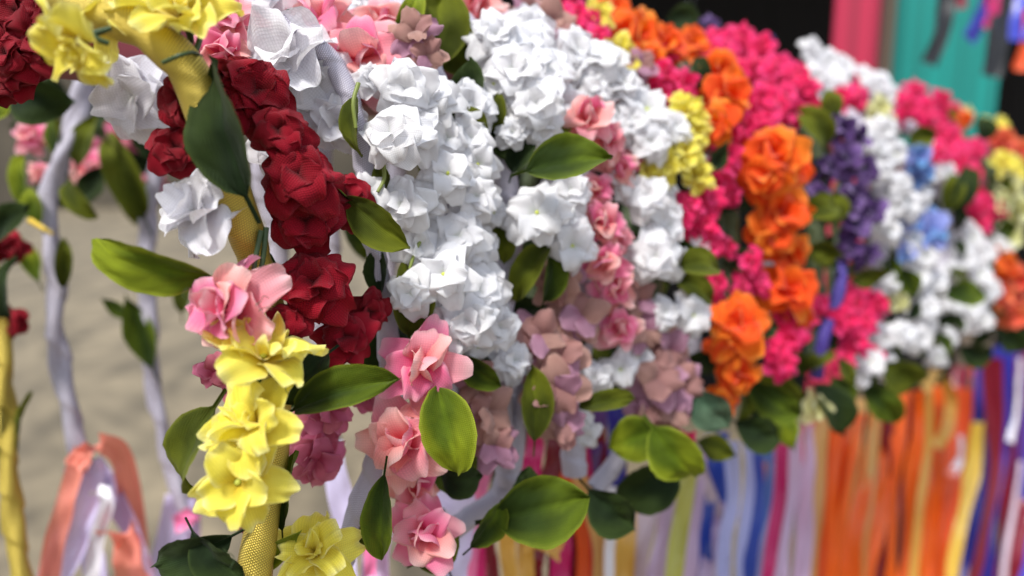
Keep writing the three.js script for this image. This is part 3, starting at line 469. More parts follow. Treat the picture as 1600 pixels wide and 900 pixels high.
// 2: white and pink crown, white band with coral and lavender ribbons on its far end
{
  const c = crownAt('white banded crown with large white and pink flowers just behind the dark red ones', 0.125);
  const px = (list) => list.map(([x, y, z]) => at(x, y, depthFront(x, y) * (1 + (z ?? 0))));
  band(c, BAND.white, px([[440, 30, 0.1], [520, 100, 0.09], [556, 190, 0.08], [570, 270, 0.08], [580, 360, 0.08], [598, 450, 0.08], [606, 540, 0.08], [604, 640, 0.09], [580, 740, 0.1], [555, 800, 0.1], [538, 880, 0.1], [535, 950, 0.1]]), 0.0034, { pitch: 0.014, seed: 5, lump: 0.2 });
  for (const p of [[[560, 130], [552, 160], [556, 200]], [[598, 245], [600, 280], [590, 300]], [[665, 360], [650, 390], [640, 420]]]) mesh('stem', tubeGeo(local(c, px(p.map(([x, y]) => [x, y, 0.02]))), 0.0008, 0.0006, 8, 10), MAT.stemPale, c);
  flower(c, 'carnation', 205, 150, 165, { depth: 0.27, f: [-0.3, -0.3, 1] });
  flower(c, 'carnation', 190, 62, 120, { depth: 0.285, f: [-0.1, 0.2, 1] });
  flower(c, 'carnation', 438, 84, 185, { dz: 0.12, f: [-0.1, 0.35, 1] });
  flower(c, 'carnation', 494, 140, 130, { dz: 0.12, f: [0.3, -0.3, 1] });
  flower(c, 'carnation', 445, 225, 110, { dz: 0.14 });
  flower(c, 'carnation', 600, -6, 110, { dz: 0.2 }); flower(c, 'carnation', 400, -5, 110, { dz: 0.18 });
  flower(c, 'pink', 345, 25, 120, { dz: 0.16, f: [-0.2, 0.2, 1] }); flower(c, 'pink', 350, 82, 110, { dz: 0.15 });
  flower(c, 'pink', 490, 22, 150, { dz: 0.16, f: [0, 0.4, 1] });
  flower(c, 'pink', 566, 82, 165, { dz: 0.1, f: [0.1, 0.15, 1] });
  flower(c, 'pink', 598, 35, 120, { dz: 0.16 });
  flower(c, 'pink', 656, 570, 145, { dz: -0.02, f: [0.1, 0.2, 1] });
  flower(c, 'pink', 628, 692, 160, { dz: 0.0, f: [-0.15, 0, 1] });
  flower(c, 'pink', 648, 760, 100, { dz: 0.05, f: [0.2, 0.1, 1] });
  flower(c, 'pink', 665, 832, 125, { dz: -0.02, f: [0.1, 0.45, 0.9] });
  leaf(c, 'olive', 540, 308, 640, 388, 66, { roll: 0.3, dz: 0.0, bend: 0 });
  leaf(c, 'olive', 640, 524, 640, 402, 72, { roll: 0.35, dz: 0.04, bend: 1 });
  leaf(c, 'bright', 684, 604, 716, 744, 88, { roll: -0.15, dz: -0.04, dz1: -0.06, bend: 1 });
  leaf(c, 'green', 600, 742, 596, 876, 54, { roll: 0.3, dz: -0.03, bend: 0 });
  leaf(c, 'dark', 690, 735, 752, 745, 58, { roll: 0.2, dz: 0.06 });
  leaf(c, 'green', 712, 556, 784, 604, 46, { roll: 0.2, dz: 0.06 });
  leaf(c, 'olive', 672, 110, 690, -20, 90, { roll: 0.5, dz: 0.14 }); leaf(c, 'olive', 742, 118, 676, 10, 84, { roll: -0.3, dz: 0.12, bend: 1 }); leaf(c, 'bright', 622, 70, 652, -10, 40, { dz: 0.14 });
  leaf(c, 'olive', 576, 820, 540, 860, 40, { dz: 0.1 });
  leaf(c, 'olive', 556, 150, 562, 246, 44, { dz: 0.05, roll: 0.5 }); leaf(c, 'dark', 592, 470, 586, 380, 44, { dz: 0.06 }); flower(c, 'carnation', 528, 190, 96, { dz: 0.1, f: [0.2, -0.1, 1] });
  // far strand, its leaves, and the ribbons tied at its end
  const B = 0.43;
  band(c, BAND.white, [[142, 60], [128, 150], [100, 240], [74, 320], [88, 420], [86, 510], [100, 600], [118, 680], [130, 730]].map(([x, y]) => at(x, y, B)), 0.0047, { pitch: 0.035, seed: 12, lump: 0.28 });
  flower(c, 'pink', 50, 214, 62, { depth: B }); flower(c, 'pink', 62, 270, 46, { depth: B }); flower(c, 'pink', 138, 262, 70, { depth: 0.5 }); flower(c, 'rosepink', 192, 210, 80, { depth: 0.52 });
  leaf(c, 'green', 98, 250, 84, 170, 36, { depth: B }); leaf(c, 'olive', 120, 258, 152, 180, 44, { depth: B }); leaf(c, 'bright', 48, 330, 32, 240, 30, { depth: B }); leaf(c, 'bright', 62, 350, 44, 290, 34, { depth: B, dz: -0.02 });
  leaf(c, 'bright', 60, 440, 34, 370, 30, { depth: B, dz: 0.03 }); leaf(c, 'olive', 98, 450, 102, 370, 26, { depth: B, dz: -0.02 }); leaf(c, 'olive', 108, 280, 150, 340, 36, { depth: B });
  mesh('stem', tubeGeo(local(c, [at(46, 344, B * 0.95), at(66, 356, B * 0.95), at(82, 366, B * 0.95)]), 0.0018, 0.001, 8, 8), MAT.eyeYellow, c);
  ribbon(c, 'coral', 0, 32, [[112, 706], [126, 716], [142, 722]], { depth: B * 0.975, twist: 0.05, side: camDir(0.2, 1, 0) });
  ribbon(c, 'coral', 0, 30, [[126, 712], [112, 752], [92, 820], [72, 930]], { depth: B * 0.98, twist: 0.35 });
  ribbon(c, 'coral', 0, 34, [[134, 712, -0.01], [158, 692, -0.02], [180, 702, 0], [196, 740, 0.03], [208, 800, 0.06], [214, 860, 0.08]], { depth: B, twist: 0.3, side: camDir(0.85, 0.5, -0.2) });
  ribbon(c, 'lavender', 0, 52, [[130, 725], [134, 770], [112, 840], [86, 930]], { depth: B, twist: 0.4 });
  ribbon(c, 'lavender', 0, 48, [[134, 725, 0.02], [160, 770, 0.02], [150, 850, 0.02], [160, 940, 0.03]], { depth: B, twist: 0.5 });
  ribbon(c, 'lilac', 0, 44, [[146, 730, 0.04], [190, 790, 0.04], [218, 840, 0.04], [222, 940, 0.04]], { depth: B, twist: 0.4 });
  ribbon(c, 'coral', 0, 52, [[168, 838, -0.02], [200, 834, -0.03], [214, 870, -0.02], [196, 940, 0]], { depth: B, twist: 0.3 });
  ribbon(c, 'white', 0, 22, [[150, 770, -0.02], [168, 775, -0.03], [152, 840, -0.01], [138, 930, 0]], { depth: B, twist: 0.5 });
}

// 3: all white crown
{
  const c = crownAt('all white crown of dense layered blossoms in the middle left', 0.16);
  loop(c, BAND.white, 0.168, { r: 0.0052 });
  const W = (x, y, s, f, dz = 0) => flower(c, 'white', x, y, s, { f, dz, pale: true });
  W(672, 142, 140, [0.1, 0.4, 1], 0.02); W(608, 205, 145, [-0.3, 0.2, 1], -0.02); W(650, 200, 120, [0, 0.1, 1]); W(626, 318, 120, [-0.2, 0.1, 1], 0.01); W(738, 215, 115, [0.4, 0.2, 1], 0.02); W(700, 268, 120, [0.1, 0.2, 1], -0.01); W(744, 305, 110, [0.3, 0.1, 1]); W(664, 310, 100, [0, -0.2, 1], 0.02);
  W(716, 368, 125, [0.1, 0.2, 1], 0); W(752, 385, 100, [0.4, 0, 1], 0.03); W(690, 428, 125, [-0.3, 0.1, 1], -0.02); W(748, 450, 125, [0.2, 0.2, 1], 0); W(730, 500, 125, [0, -0.1, 1], -0.02); W(782, 512, 110, [0.4, -0.1, 1], 0.01); W(694, 492, 90, [-0.4, -0.2, 1], 0.02);
  W(622, 140, 100, [-0.2, 0.4, 1], 0.05); W(700, 545, 80, [-0.2, -0.5, 0.8], 0.03); W(748, 545, 80, [0.2, -0.5, 0.8], 0.03);
  leaf(c, 'dark', 730, 175, 736, 90, 60, { dz: 0.07 }); leaf(c, 'olive', 775, 205, 766, 140, 40, { dz: 0.06 }); leaf(c, 'green', 655, 420, 690, 350, 40, { dz: 0.06 });
  leaf(c, 'dark', 760, 180, 790, 250, 40, { dz: 0.07 }); leaf(c, 'olive', 600, 300, 590, 250, 30, { dz: 0.03 });
  scatterLeaves(c, 0.168, 8, ['dark', 'olive', 'green']);
  // far strand with a lavender tail, left of the yellow flowers
  const B = 0.47;
  band(c, BAND.white, [[262, 130], [250, 230], [234, 330], [228, 430], [236, 520], [238, 600], [256, 680], [276, 760], [290, 800]].map(([x, y]) => at(x, y, B)), 0.0044, { pitch: 0.03, seed: 22, lump: 0.24 });
  leaf(c, 'green', 238, 575, 196, 462, 46, { depth: B, dz: -0.02, roll: 0.2 }); leaf(c, 'green', 206, 500, 158, 466, 22, { depth: B, dz: -0.02 }); leaf(c, 'olive', 225, 340, 166, 212, 52, { depth: B, dz: -0.02, roll: 0.3 }); leaf(c, 'dark', 214, 450, 190, 400, 34, { depth: B }); leaf(c, 'dark', 250, 250, 220, 190, 50, { depth: B }); leaf(c, 'olive', 284, 490, 290, 420, 30, { depth: B });
  flower(c, 'pink', 268, 230, 60, { depth: 0.5 }); flower(c, 'carnation', 276, 218, 50, { depth: 0.5 });
  for (const [x0, y0, x1, y1, w] of [[150, 150, 190, 230, 60], [60, 140, 20, 200, 60], [270, 170, 300, 270, 50], [160, 260, 120, 330, 46], [110, 150, 60, 130, 50], [215, 200, 250, 300, 44], [300, 190, 330, 280, 50], [190, 140, 150, 210, 50]]) leaf(c, 'dark', x0, y0, x1, y1, w, { depth: B + rr(0, 0.08) });
  for (let i = 0; i < 16; i++) { const x = rr(30, 320), y = rr(130, 290), a = rr(0.6, 2.5); leaf(c, i % 3 ? 'dark' : 'olive', x, y, x + Math.cos(a) * 70, y + Math.sin(a) * 70, rr(34, 52), { depth: rr(0.5, 0.62) }); }
  flower(c, 'rosepink', 150, 240, 60, { depth: 0.52 }); flower(c, 'rosepink', 240, 290, 50, { depth: 0.53 });
  ribbon(c, 'lavender', 0, 46, [[284, 775], [274, 820], [262, 870], [256, 940]], { depth: B, twist: 0.4 });
  ribbon(c, 'lilac', 0, 40, [[290, 775, 0.01], [292, 830, 0.01], [284, 880, 0.01], [292, 940, 0.01]], { depth: B, twist: 0.4 });
  ribbon(c, 'pink', 0, 26, [[272, 822, -0.02], [296, 806, -0.03], [304, 800, -0.03]], { depth: B, twist: 0.2, side: camDir(0, 1, 0) });
  ribbon(c, 'lavender', 0, 40, [[520, 690], [530, 760], [545, 830], [560, 940]], { depth: 0.36, twist: 0.4 }); ribbon(c, 'lilac', 0, 44, [[590, 830], [592, 860], [586, 900], [584, 950]], { depth: 0.36, twist: 0.4 }); ribbon(c, 'pink', 0, 20, [[576, 790], [580, 830], [576, 900]], { depth: 0.35, twist: 0.4 });
}

// 4: white and dusty mauve crown
{
  const c = crownAt('white and dusty mauve crown with a broad green leaf lying across its front', 0.205);
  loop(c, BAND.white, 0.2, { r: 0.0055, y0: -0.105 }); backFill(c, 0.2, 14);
  const W = (x, y, s, f, dz = 0) => flower(c, 'white', x, y, s, { f, dz, pale: true }), M = (x, y, s, dz = 0) => flower(c, 'mauve', x, y, s * 1.02, { dz });
  W(776, 50, 120, [-0.2, 0.3, 1], 0.02); W(825, 60, 110, [0.1, 0.4, 1], 0.02); W(800, 105, 130, [-0.2, 0.1, 1], 0); W(856, 105, 125, [0.3, 0.2, 1], 0); W(838, 160, 130, [0, 0.1, 1], -0.02); W(880, 160, 110, [0.4, 0.1, 1], 0.02); W(846, 205, 90, [0, -0.3, 1], 0); W(770, 130, 90, [-0.4, -0.1, 1], 0.04);
  W(838, 330, 130, [-0.1, 0.2, 1], -0.02); W(884, 310, 90, [0.2, 0.3, 1], 0.02); W(896, 385, 115, [0.2, -0.1, 1], -0.02); W(805, 345, 80, [-0.4, -0.1, 1], 0.02);
  M(872, 445, 90, 0.02); M(912, 490, 100, 0.01); M(850, 520, 100, 0.02); M(880, 555, 100); M(870, 605, 115, -0.01); M(884, 655, 85, 0); M(830, 560, 80, 0.04); M(768, 640, 100, 0.03); M(774, 695, 85, 0.02); M(740, 600, 80, 0.05); M(862, 28, 95, 0.06); M(880, 60, 60, 0.05); M(890, 420, 70, 0.04); M(646, 44, 84, 0.02); M(668, 84, 70, 0.02); M(830, 10, 70, 0.12);
  flower(c, 'pink', 745, 8, 110, { dz: 0.15 });
  leaf(c, 'green', 822, 266, 957, 244, 84, { roll: -0.3, dz: -0.03, dz1: -0.05, bend: 0 });
  leaf(c, 'olive', 856, 384, 806, 470, 48, { roll: 0.4, dz: 0.02, bend: 2 }); leaf(c, 'green', 850, 470, 866, 390, 40, { dz: 0.03 }); leaf(c, 'olive', 836, 690, 832, 570, 54, { roll: 0.3, dz: 0.01, bend: 0 }); leaf(c, 'olive', 904, 636, 994, 622, 34, { dz: 0.0, roll: -0.4 });
  leaf(c, 'olive', 800, 195, 760, 150, 46, { dz: 0.05 }); leaf(c, 'dark', 800, 270, 830, 200, 50, { dz: 0.05 });
  scatterLeaves(c, 0.2, 9, ['dark', 'olive', 'dark']);
  const px = (list) => list.map(([x, y, z]) => at(x, y, depthFront(x, y) * (1 + (z ?? 0))));
  band(c, BAND.white, px([[826, 560, 0.09], [812, 640, 0.09], [800, 710, 0.1], [784, 770, 0.11], [740, 805, 0.13], [700, 830, 0.14]]), 0.0048, { pitch: 0.02, seed: 31, lump: 0.15 });
  ribbon(c, 'lavender', 0, 50, [[690, 760], [720, 790], [712, 850], [700, 940]], { depth: 0.37, twist: 0.5 }); ribbon(c, 'pink', 0, 20, [[762, 725], [752, 760], [740, 840], [732, 930]], { depth: 0.39 });
  ribbon(c, 'magenta', 0.3, 46, [[748, 800], [756, 850], [758, 940]]); ribbon(c, 'gold', 0.29, 50, [[806, 800], [810, 850], [812, 940]]); ribbon(c, 'gold', 0.285, 34, [[820, 846], [850, 842], [874, 862]], { side: camDir(0, 1, 0) }); ribbon(c, 'magenta', 0.3, 60, [[876, 780], [888, 840], [892, 940]]); ribbon(c, 'wine', 0.305, 50, [[850, 840], [852, 880], [850, 940]]);
}

// 5: pink and white crown with big leaves at its foot
{
  const c = crownAt('pale crown with a column of small pink buds between white blossoms and mauve', 0.25);
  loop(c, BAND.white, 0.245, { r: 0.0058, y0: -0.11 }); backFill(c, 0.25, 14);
  const P = (x, y, s, f, dz = 0) => flower(c, 'pink', x, y, s, { f, dz, pale: true }), W = (x, y, s, f, dz = 0) => flower(c, 'white', x, y, s, { f, dz, pale: true }), M = (x, y, s, dz = 0) => flower(c, 'mauve', x, y, s * 1.02, { dz });
  P(918, 180, 105, [0, 0.3, 1], -0.02); P(950, 215, 80, [0.3, 0, 1], 0); P(966, 262, 75, [0.3, 0, 1], 0.02); P(930, 295, 70, [0, 0, 1], 0.02); P(942, 345, 85, [0, 0.2, 1]); P(966, 372, 70, [0.3, 0, 1], 0.02); P(944, 410, 85, [-0.2, 0.1, 1]); P(960, 448, 85, [0.2, 0, 1]); P(968, 512, 80, [0.1, 0.2, 1]); P(950, 460, 60, [-0.3, 0, 1], 0.02); P(990, 250, 50, [0.4, 0, 1], 0.04);
  W(938, 82, 105, [-0.1, 0.5, 1], 0); W(975, 128, 90, [0.2, 0.4, 1], 0.01); W(1014, 168, 115, [0.3, 0.2, 1], 0); W(1020, 222, 100, [0.2, 0, 1], 0); W(985, 190, 80, [0, 0.2, 1], 0.02); W(1012, 305, 105, [0, 0.2, 1], 0); W(1046, 335, 80, [0.3, 0, 1], 0.02); W(1024, 400, 115, [0, 0.05, 1], -0.02); W(1060, 410, 80, [0.4, 0, 1], 0.02); W(1086, 492, 105, [0.3, 0.1, 1], -0.02); W(970, 578, 80, [0, 0, 1], 0.02); W(928, 590, 66, [-0.2, 0, 1], 0.03); W(915, 680, 66, [0, -0.2, 1], 0.06); W(906, 655, 50, [0, 0, 1], 0.06); W(895, 105, 80, [-0.3, 0.4, 1], 0.05);
  M(1000, 470, 80, 0.03); M(1010, 510, 90, 0.02); M(1050, 545, 100, 0.01); M(1030, 590, 105, 0); M(1066, 600, 95, 0); M(1050, 640, 80, 0); M(1030, 500, 70, 0.02); M(985, 430, 60, 0.04); M(1000, 100, 60, 0.06); M(1010, 645, 60, 0.02);
  leaf(c, 'bright', 1030, 672, 950, 700, 76, { roll: 0.2, dz: -0.02, bend: 0 }); leaf(c, 'bright', 1020, 668, 1086, 748, 84, { roll: 0.15, dz: -0.03, bend: 1 }); leaf(c, 'dark', 1060, 720, 960, 780, 80, { dz: 0.0, roll: -0.2 }); leaf(c, 'dark', 920, 765, 992, 828, 74, { dz: 0.0, roll: 0.2, bend: 0 });
  leaf(c, 'green', 772, 812, 922, 776, 112, { roll: -0.15, dz: -0.02, bend: 0 }); leaf(c, 'green', 736, 856, 786, 782, 50, { roll: 0.5, dz: 0.0, bend: 0 }); leaf(c, 'dark', 800, 800, 830, 730, 60, { dz: 0.03 }); leaf(c, 'olive', 650, 880, 720, 830, 60, { dz: 0.05 }); leaf(c, 'dark', 700, 890, 690, 800, 60, { dz: 0.07 });
  leaf(c, 'olive', 1062, 414, 1124, 420, 50, { roll: -0.3, dz: -0.01 }); leaf(c, 'olive', 985, 280, 960, 240, 40, { dz: 0.04 }); leaf(c, 'grey', 1080, 610, 1140, 668, 66, { roll: 0.3, dz: 0.0, bend: 0 }); leaf(c, 'olive', 1090, 690, 1150, 712, 44, { dz: 0.06 });
  scatterLeaves(c, 0.25, 10, ['dark', 'olive', 'dark']);
  const px = (list) => list.map(([x, y, z]) => at(x, y, depthFront(x, y) * (1 + (z ?? 0))));
  band(c, BAND.white, px([[1000, 600, 0.09], [985, 680, 0.09], [960, 725, 0.1], [930, 765, 0.11]]), 0.0045, { pitch: 0.02, seed: 41, lump: 0.15 });
  ribbon(c, 'magenta', 0.285, 70, [[862, 660], [846, 720], [836, 800]]); ribbon(c, 'deepOrange', 0.29, 46, [[900, 640], [886, 700], [905, 780], [922, 850], [926, 940]]); ribbon(c, 'purple', 0.3, 60, [[950, 600], [950, 700], [940, 780]]); ribbon(c, 'magenta', 0.295, 60, [[918, 660], [930, 760], [934, 860], [936, 940]]);
  ribbon(c, 'white', 0.29, 18, [[958, 760], [954, 850], [950, 940]]); ribbon(c, 'gold', 0.295, 34, [[984, 740], [976, 850], [970, 940]], {}); ribbon(c, 'paleLilac', 0.29, 60, [[1050, 720], [1030, 800], [1012, 870], [1006, 940]]); ribbon(c, 'lime', 0.287, 28, [[1080, 700], [1068, 800], [1056, 870], [1048, 940]]); ribbon(c, 'lilac', 0.3, 30, [[1090, 700], [1080, 820], [1074, 940]]);
}

// 6: yellow blossoms beside magenta and orange ones
{
  const c = crownAt('crown with small bright yellow blossoms between white and hot pink neighbours', 0.3);
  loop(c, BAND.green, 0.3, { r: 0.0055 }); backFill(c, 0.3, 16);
  const Y = (x, y, s, dz = 0) => flower(c, 'yellow', x, y, s, { dz }), M = (x, y, s, dz = 0) => flower(c, 'magenta', x, y, s, { dz }), O = (x, y, s, dz = 0) => flower(c, 'orange', x, y, s, { dz });
  Y(1072, 172, 66, 0.02); Y(1088, 205, 66, 0.02); Y(1070, 235, 70, 0.02); Y(1040, 256, 66, 0.02); Y(1092, 272, 66, 0.02); Y(968, 78, 56, 0.08); Y(985, 100, 50, 0.08); Y(935, 25, 56, 0.12); Y(1012, 262, 50, 0.03);
  M(905, 22, 80, 0.12); M(935, 55, 66, 0.11); M(1040, 115, 80, 0.06); M(1070, 128, 80, 0.06); M(1082, 320, 76, 0.03); M(1112, 310, 80, 0.03); M(1102, 350, 76, 0.03); M(1110, 390, 70, 0.03); M(1122, 440, 60, 0.03); M(1130, 280, 70, 0.04); M(1076, 690, 44, 0.04);
  O(960, 20, 80, 0.12); O(1000, 50, 95, 0.1); O(1040, 72, 90, 0.08); O(1022, 95, 70, 0.08); O(1085, 65, 70, 0.1);
  leaf(c, 'dark', 1040, 40, 1096, 26, 40, { dz: 0.14 }); leaf(c, 'dark', 1098, 140, 1088, 90, 30, { dz: 0.06 });
  scatterLeaves(c, 0.305, 10, ['dark', 'dark', 'olive']);
  ribbon(c, 'royal', 0.3, 34, [[1106, 690], [1098, 800], [1090, 940]]); ribbon(c, 'steel', 0.31, 50, [[1120, 680], [1110, 800], [1104, 940]]); ribbon(c, 'paleLilac', 0.295, 18, [[1090, 720], [1110, 770], [1126, 812]]); ribbon(c, 'lilac', 0.3, 40, [[1140, 790], [1118, 860], [1106, 940]]); ribbon(c, 'sky', 0.29, 44, [[1150, 690], [1154, 780], [1146, 860], [1140, 940]]);
}

// 7: orange and hot pink crown
{
  const c = crownAt('crown with a column of large orange blossoms edged with hot pink clusters', 0.365);
  loop(c, BAND.green, 0.365, { r: 0.0055 }); backFill(c, 0.365, 18);
  const M = (x, y, s, dz = 0) => flower(c, 'magenta', x, y, s, { dz }), O = (x, y, s, f, dz = 0) => flower(c, 'orange', x, y, s, { f, dz });
  O(1124, 112, 95, [-0.1, 0.3, 1], 0); O(1140, 150, 90, [0.2, 0, 1], 0); O(1118, 190, 80, [-0.2, -0.2, 1], 0.01);
  M(1118, 62, 70, 0.05); M(1160, 56, 76, 0.05); M(1192, 70, 76, 0.05); M(1180, 104, 80, 0.03); M(1216, 104, 76, 0.05); M(1246, 112, 72, 0.07); M(1262, 138, 70, 0.07); M(1230, 146, 76, 0.04); M(1190, 150, 80, 0.02); M(1164, 196, 80, 0.01); M(1200, 185, 70, 0.03); M(1140, 240, 80, 0.02); M(1130, 265, 60, 0.03); M(1244, 172, 60, 0.06);
  O(1210, 238, 118, [0, 0.3, 1], -0.02); O(1190, 275, 90, [-0.3, 0, 1], 0); O(1244, 262, 80, [0.4, 0, 1], 0.02); O(1222, 330, 110, [0.1, 0.1, 1], -0.01); O(1208, 372, 80, [-0.2, -0.2, 1], 0.01); O(1238, 395, 80, [0.3, 0, 1], 0.01); O(1236, 448, 105, [0.1, 0.3, 1], -0.01); O(1244, 490, 80, [0.3, -0.1, 1], 0.02);
  O(1160, 506, 110, [0, 0.3, 1], -0.03); O(1140, 545, 80, [-0.3, 0, 1], 0); O(1156, 590, 80, [0.1, -0.3, 1], -0.01); O(1130, 625, 60, [0, -0.2, 1], 0.03);
  M(1176, 412, 70, 0.02); M(1190, 440, 60, 0.02); M(1236, 530, 84, 0); M(1226, 568, 80, 0); M(1262, 500, 56, 0.03);
  leaf(c, 'dark', 1110, 270, 1138, 220, 34, { dz: 0.02 }); leaf(c, 'olive', 1258, 330, 1308, 322, 46, { dz: 0.03 }); leaf(c, 'olive', 1258, 390, 1318, 400, 42, { dz: 0.03 }); leaf(c, 'green', 1170, 600, 1250, 650, 60, { dz: 0.03, roll: 0.3 }); leaf(c, 'dark', 1150, 660, 1220, 690, 60, { dz: 0.03 }); leaf(c, 'bright', 1216, 640, 1240, 704, 44, { dz: 0.02, roll: -0.4 }); leaf(c, 'olive', 1240, 640, 1190, 590, 50, { dz: 0.05 });
  scatterLeaves(c, 0.365, 12, ['dark', 'olive', 'dark']);
  ribbon(c, 'royal', 0.3, 30, [[1182, 690], [1180, 780], [1168, 870], [1160, 940]]); ribbon(c, 'steel', 0.295, 46, [[1206, 690], [1200, 780], [1186, 860], [1176, 940]]); ribbon(c, 'magenta', 0.29, 20, [[1222, 690], [1218, 780], [1204, 860], [1194, 940]]); ribbon(c, 'coral', 0.305, 14, [[1192, 720], [1184, 780], [1178, 840]]); ribbon(c, 'lilac', 0.29, 56, [[1254, 660], [1248, 760], [1238, 850], [1230, 940]]);
  ribbon(c, 'tan', 0.295, 26, [[1284, 650], [1276, 760], [1266, 850], [1258, 940]]); ribbon(c, 'deepOrange', 0.3, 40, [[1300, 640], [1292, 760], [1286, 860], [1280, 940]]);
  flower(c, 'cream', 1280, 636, 60, { dz: 0.03 });
}

// 8: deep purple crown
{
  const c = crownAt('deep purple crown with hot pink blossoms at its lower end', 0.48);
  loop(c, BAND.green, 0.47, { r: 0.0058 }); backFill(c, 0.47, 22);
  const U = (x, y, s, dz = 0) => flower(c, 'purple', x, y, s * 0.86, { dz }), M = (x, y, s, dz = 0) => flower(c, 'magenta', x, y, s, { dz });
  U(1318, 198, 76); U(1346, 212, 66, 0.01); U(1330, 245, 80); U(1300, 262, 60, 0.03); U(1354, 262, 66, 0.02); U(1340, 300, 80); U(1326, 330, 60, 0.02); U(1366, 330, 66, 0.01); U(1344, 352, 76); U(1330, 390, 60, 0.02); U(1358, 395, 70, 0.01); U(1284, 300, 50, 0.05); U(1200, 66, 40, 0.1); U(1112, 36, 44, 0.16);
  M(1326, 498, 70); M(1356, 498, 70); M(1376, 474, 66, 0.01); M(1340, 535, 60); M(1322, 560, 50, 0.02); M(1262, 510, 40, 0.04); M(1345, 152, 70, 0.05); M(1318, 150, 50, 0.06);
  const px = (list) => list.map(([x, y, z]) => at(x, y, depthFront(x, y) * (1 + (z ?? 0))));
  band(c, BAND.purple, px([[1316, 400, 0.06], [1312, 450, 0.05], [1300, 490, 0.05], [1286, 530, 0.06], [1276, 590, 0.08]]), 0.0042, { pitch: 0.02, seed: 51 });
  leaf(c, 'olive', 1290, 230, 1246, 172, 46, { dz: 0.03 }); leaf(c, 'olive', 1300, 190, 1300, 138, 34, { dz: 0.03 }); leaf(c, 'olive', 1330, 440, 1394, 426, 40, { dz: 0.02 }); leaf(c, 'olive', 1290, 350, 1310, 300, 44, { dz: 0.05 }); leaf(c, 'green', 1300, 590, 1330, 640, 44, { dz: 0.04 }); leaf(c, 'dark', 1270, 600, 1320, 680, 60, { dz: 0.06 }); leaf(c, 'olive', 1310, 560, 1336, 600, 30, { dz: 0.02 });
  scatterLeaves(c, 0.47, 14, ['dark', 'olive', 'dark'], { y0: -0.11 });
  ribbon(c, 'deepOrange', 0.31, 50, [[1330, 620], [1322, 740], [1312, 850], [1304, 940]]); ribbon(c, 'orange', 0.3, 46, [[1350, 640], [1342, 740], [1326, 850], [1320, 940]]); ribbon(c, 'tan', 0.298, 18, [[1368, 640], [1360, 740], [1346, 850], [1340, 940]]); ribbon(c, 'wine', 0.32, 50, [[1390, 630], [1384, 760], [1374, 860], [1366, 940]]); ribbon(c, 'orange', 0.31, 30, [[1390, 680], [1380, 760], [1360, 860], [1352, 940]]);
}

// 9: white crown with blue and lemon
{
  const c = crownAt('white crown dotted with sky blue blossoms and a little pale lemon', 0.56);
  loop(c, BAND.white, 0.565, { r: 0.006 }); backFill(c, 0.565, 24);
  const W = (x, y, s, dz = 0) => flower(c, 'white', x, y, s, { dz, pale: true }), B = (x, y, s, dz = 0) => flower(c, 'blue', x, y, s, { dz });
  W(1296, 96, 60, 0.1); W(1322, 106, 60, 0.09); W(1306, 126, 60, 0.09); W(1346, 120, 56, 0.09); W(1376, 134, 56, 0.08); W(1400, 150, 50, 0.08); W(1385, 205, 60, 0.01); W(1402, 240, 66, 0.01); W(1410, 285, 66); W(1424, 320, 66); W(1402, 322, 56, 0.01); W(1394, 360, 50, 0.02); W(1448, 400, 66); W(1440, 430, 66, 0.01); W(1466, 440, 56, 0.01); W(1452, 480, 66); W(1416, 520, 66); W(1440, 530, 60, 0.01); W(1362, 566, 60); W(1350, 590, 44, 0.02); W(1398, 440, 44, 0.03); W(1430, 395, 50, 0.01); W(1480, 270, 44, 0.04);
  flower(c, 'cream', 1376, 168, 50, { dz: 0.03 }); flower(c, 'cream', 1386, 190, 44, { dz: 0.03 }); flower(c, 'cream', 1408, 470, 40, { dz: 0.02 });
  B(1436, 245, 56, 0); B(1444, 270, 50, 0.01); B(1458, 352, 76); B(1438, 370, 56, 0.02); B(1424, 345, 44, 0.02); B(1420, 395, 40, 0.02);
  leaf(c, 'olive', 1420, 225, 1464, 206, 40, { dz: 0.01 }); leaf(c, 'green', 1410, 420, 1432, 464, 40, { dz: 0.01 }); leaf(c, 'olive', 1480, 330, 1496, 270, 34, { dz: 0.04 }); leaf(c, 'olive', 1380, 570, 1440, 600, 60, { dz: 0.03 }); leaf(c, 'green', 1460, 520, 1484, 560, 30, { dz: 0.02 }); leaf(c, 'dark', 1420, 500, 1440, 460, 36, { dz: 0.03 }); leaf(c, 'green', 1350, 600, 1400, 660, 50, { dz: 0.05 });
  scatterLeaves(c, 0.565, 12, ['dark', 'olive', 'green'], { y0: -0.115 });
  ribbon(c, 'orange', 0.3, 56, [[1420, 610], [1416, 720], [1406, 850], [1398, 940]]); ribbon(c, 'gold', 0.295, 13, [[1450, 600], [1450, 700], [1436, 800], [1424, 940]]); ribbon(c, 'gold', 0.293, 18, [[1446, 610], [1466, 580], [1486, 620], [1480, 670], [1462, 700]], { twist: 0.4 }); ribbon(c, 'orange', 0.31, 60, [[1478, 600], [1474, 720], [1456, 850], [1444, 940]]); ribbon(c, 'wine', 0.33, 60, [[1440, 620], [1434, 740], [1424, 940]]);
}

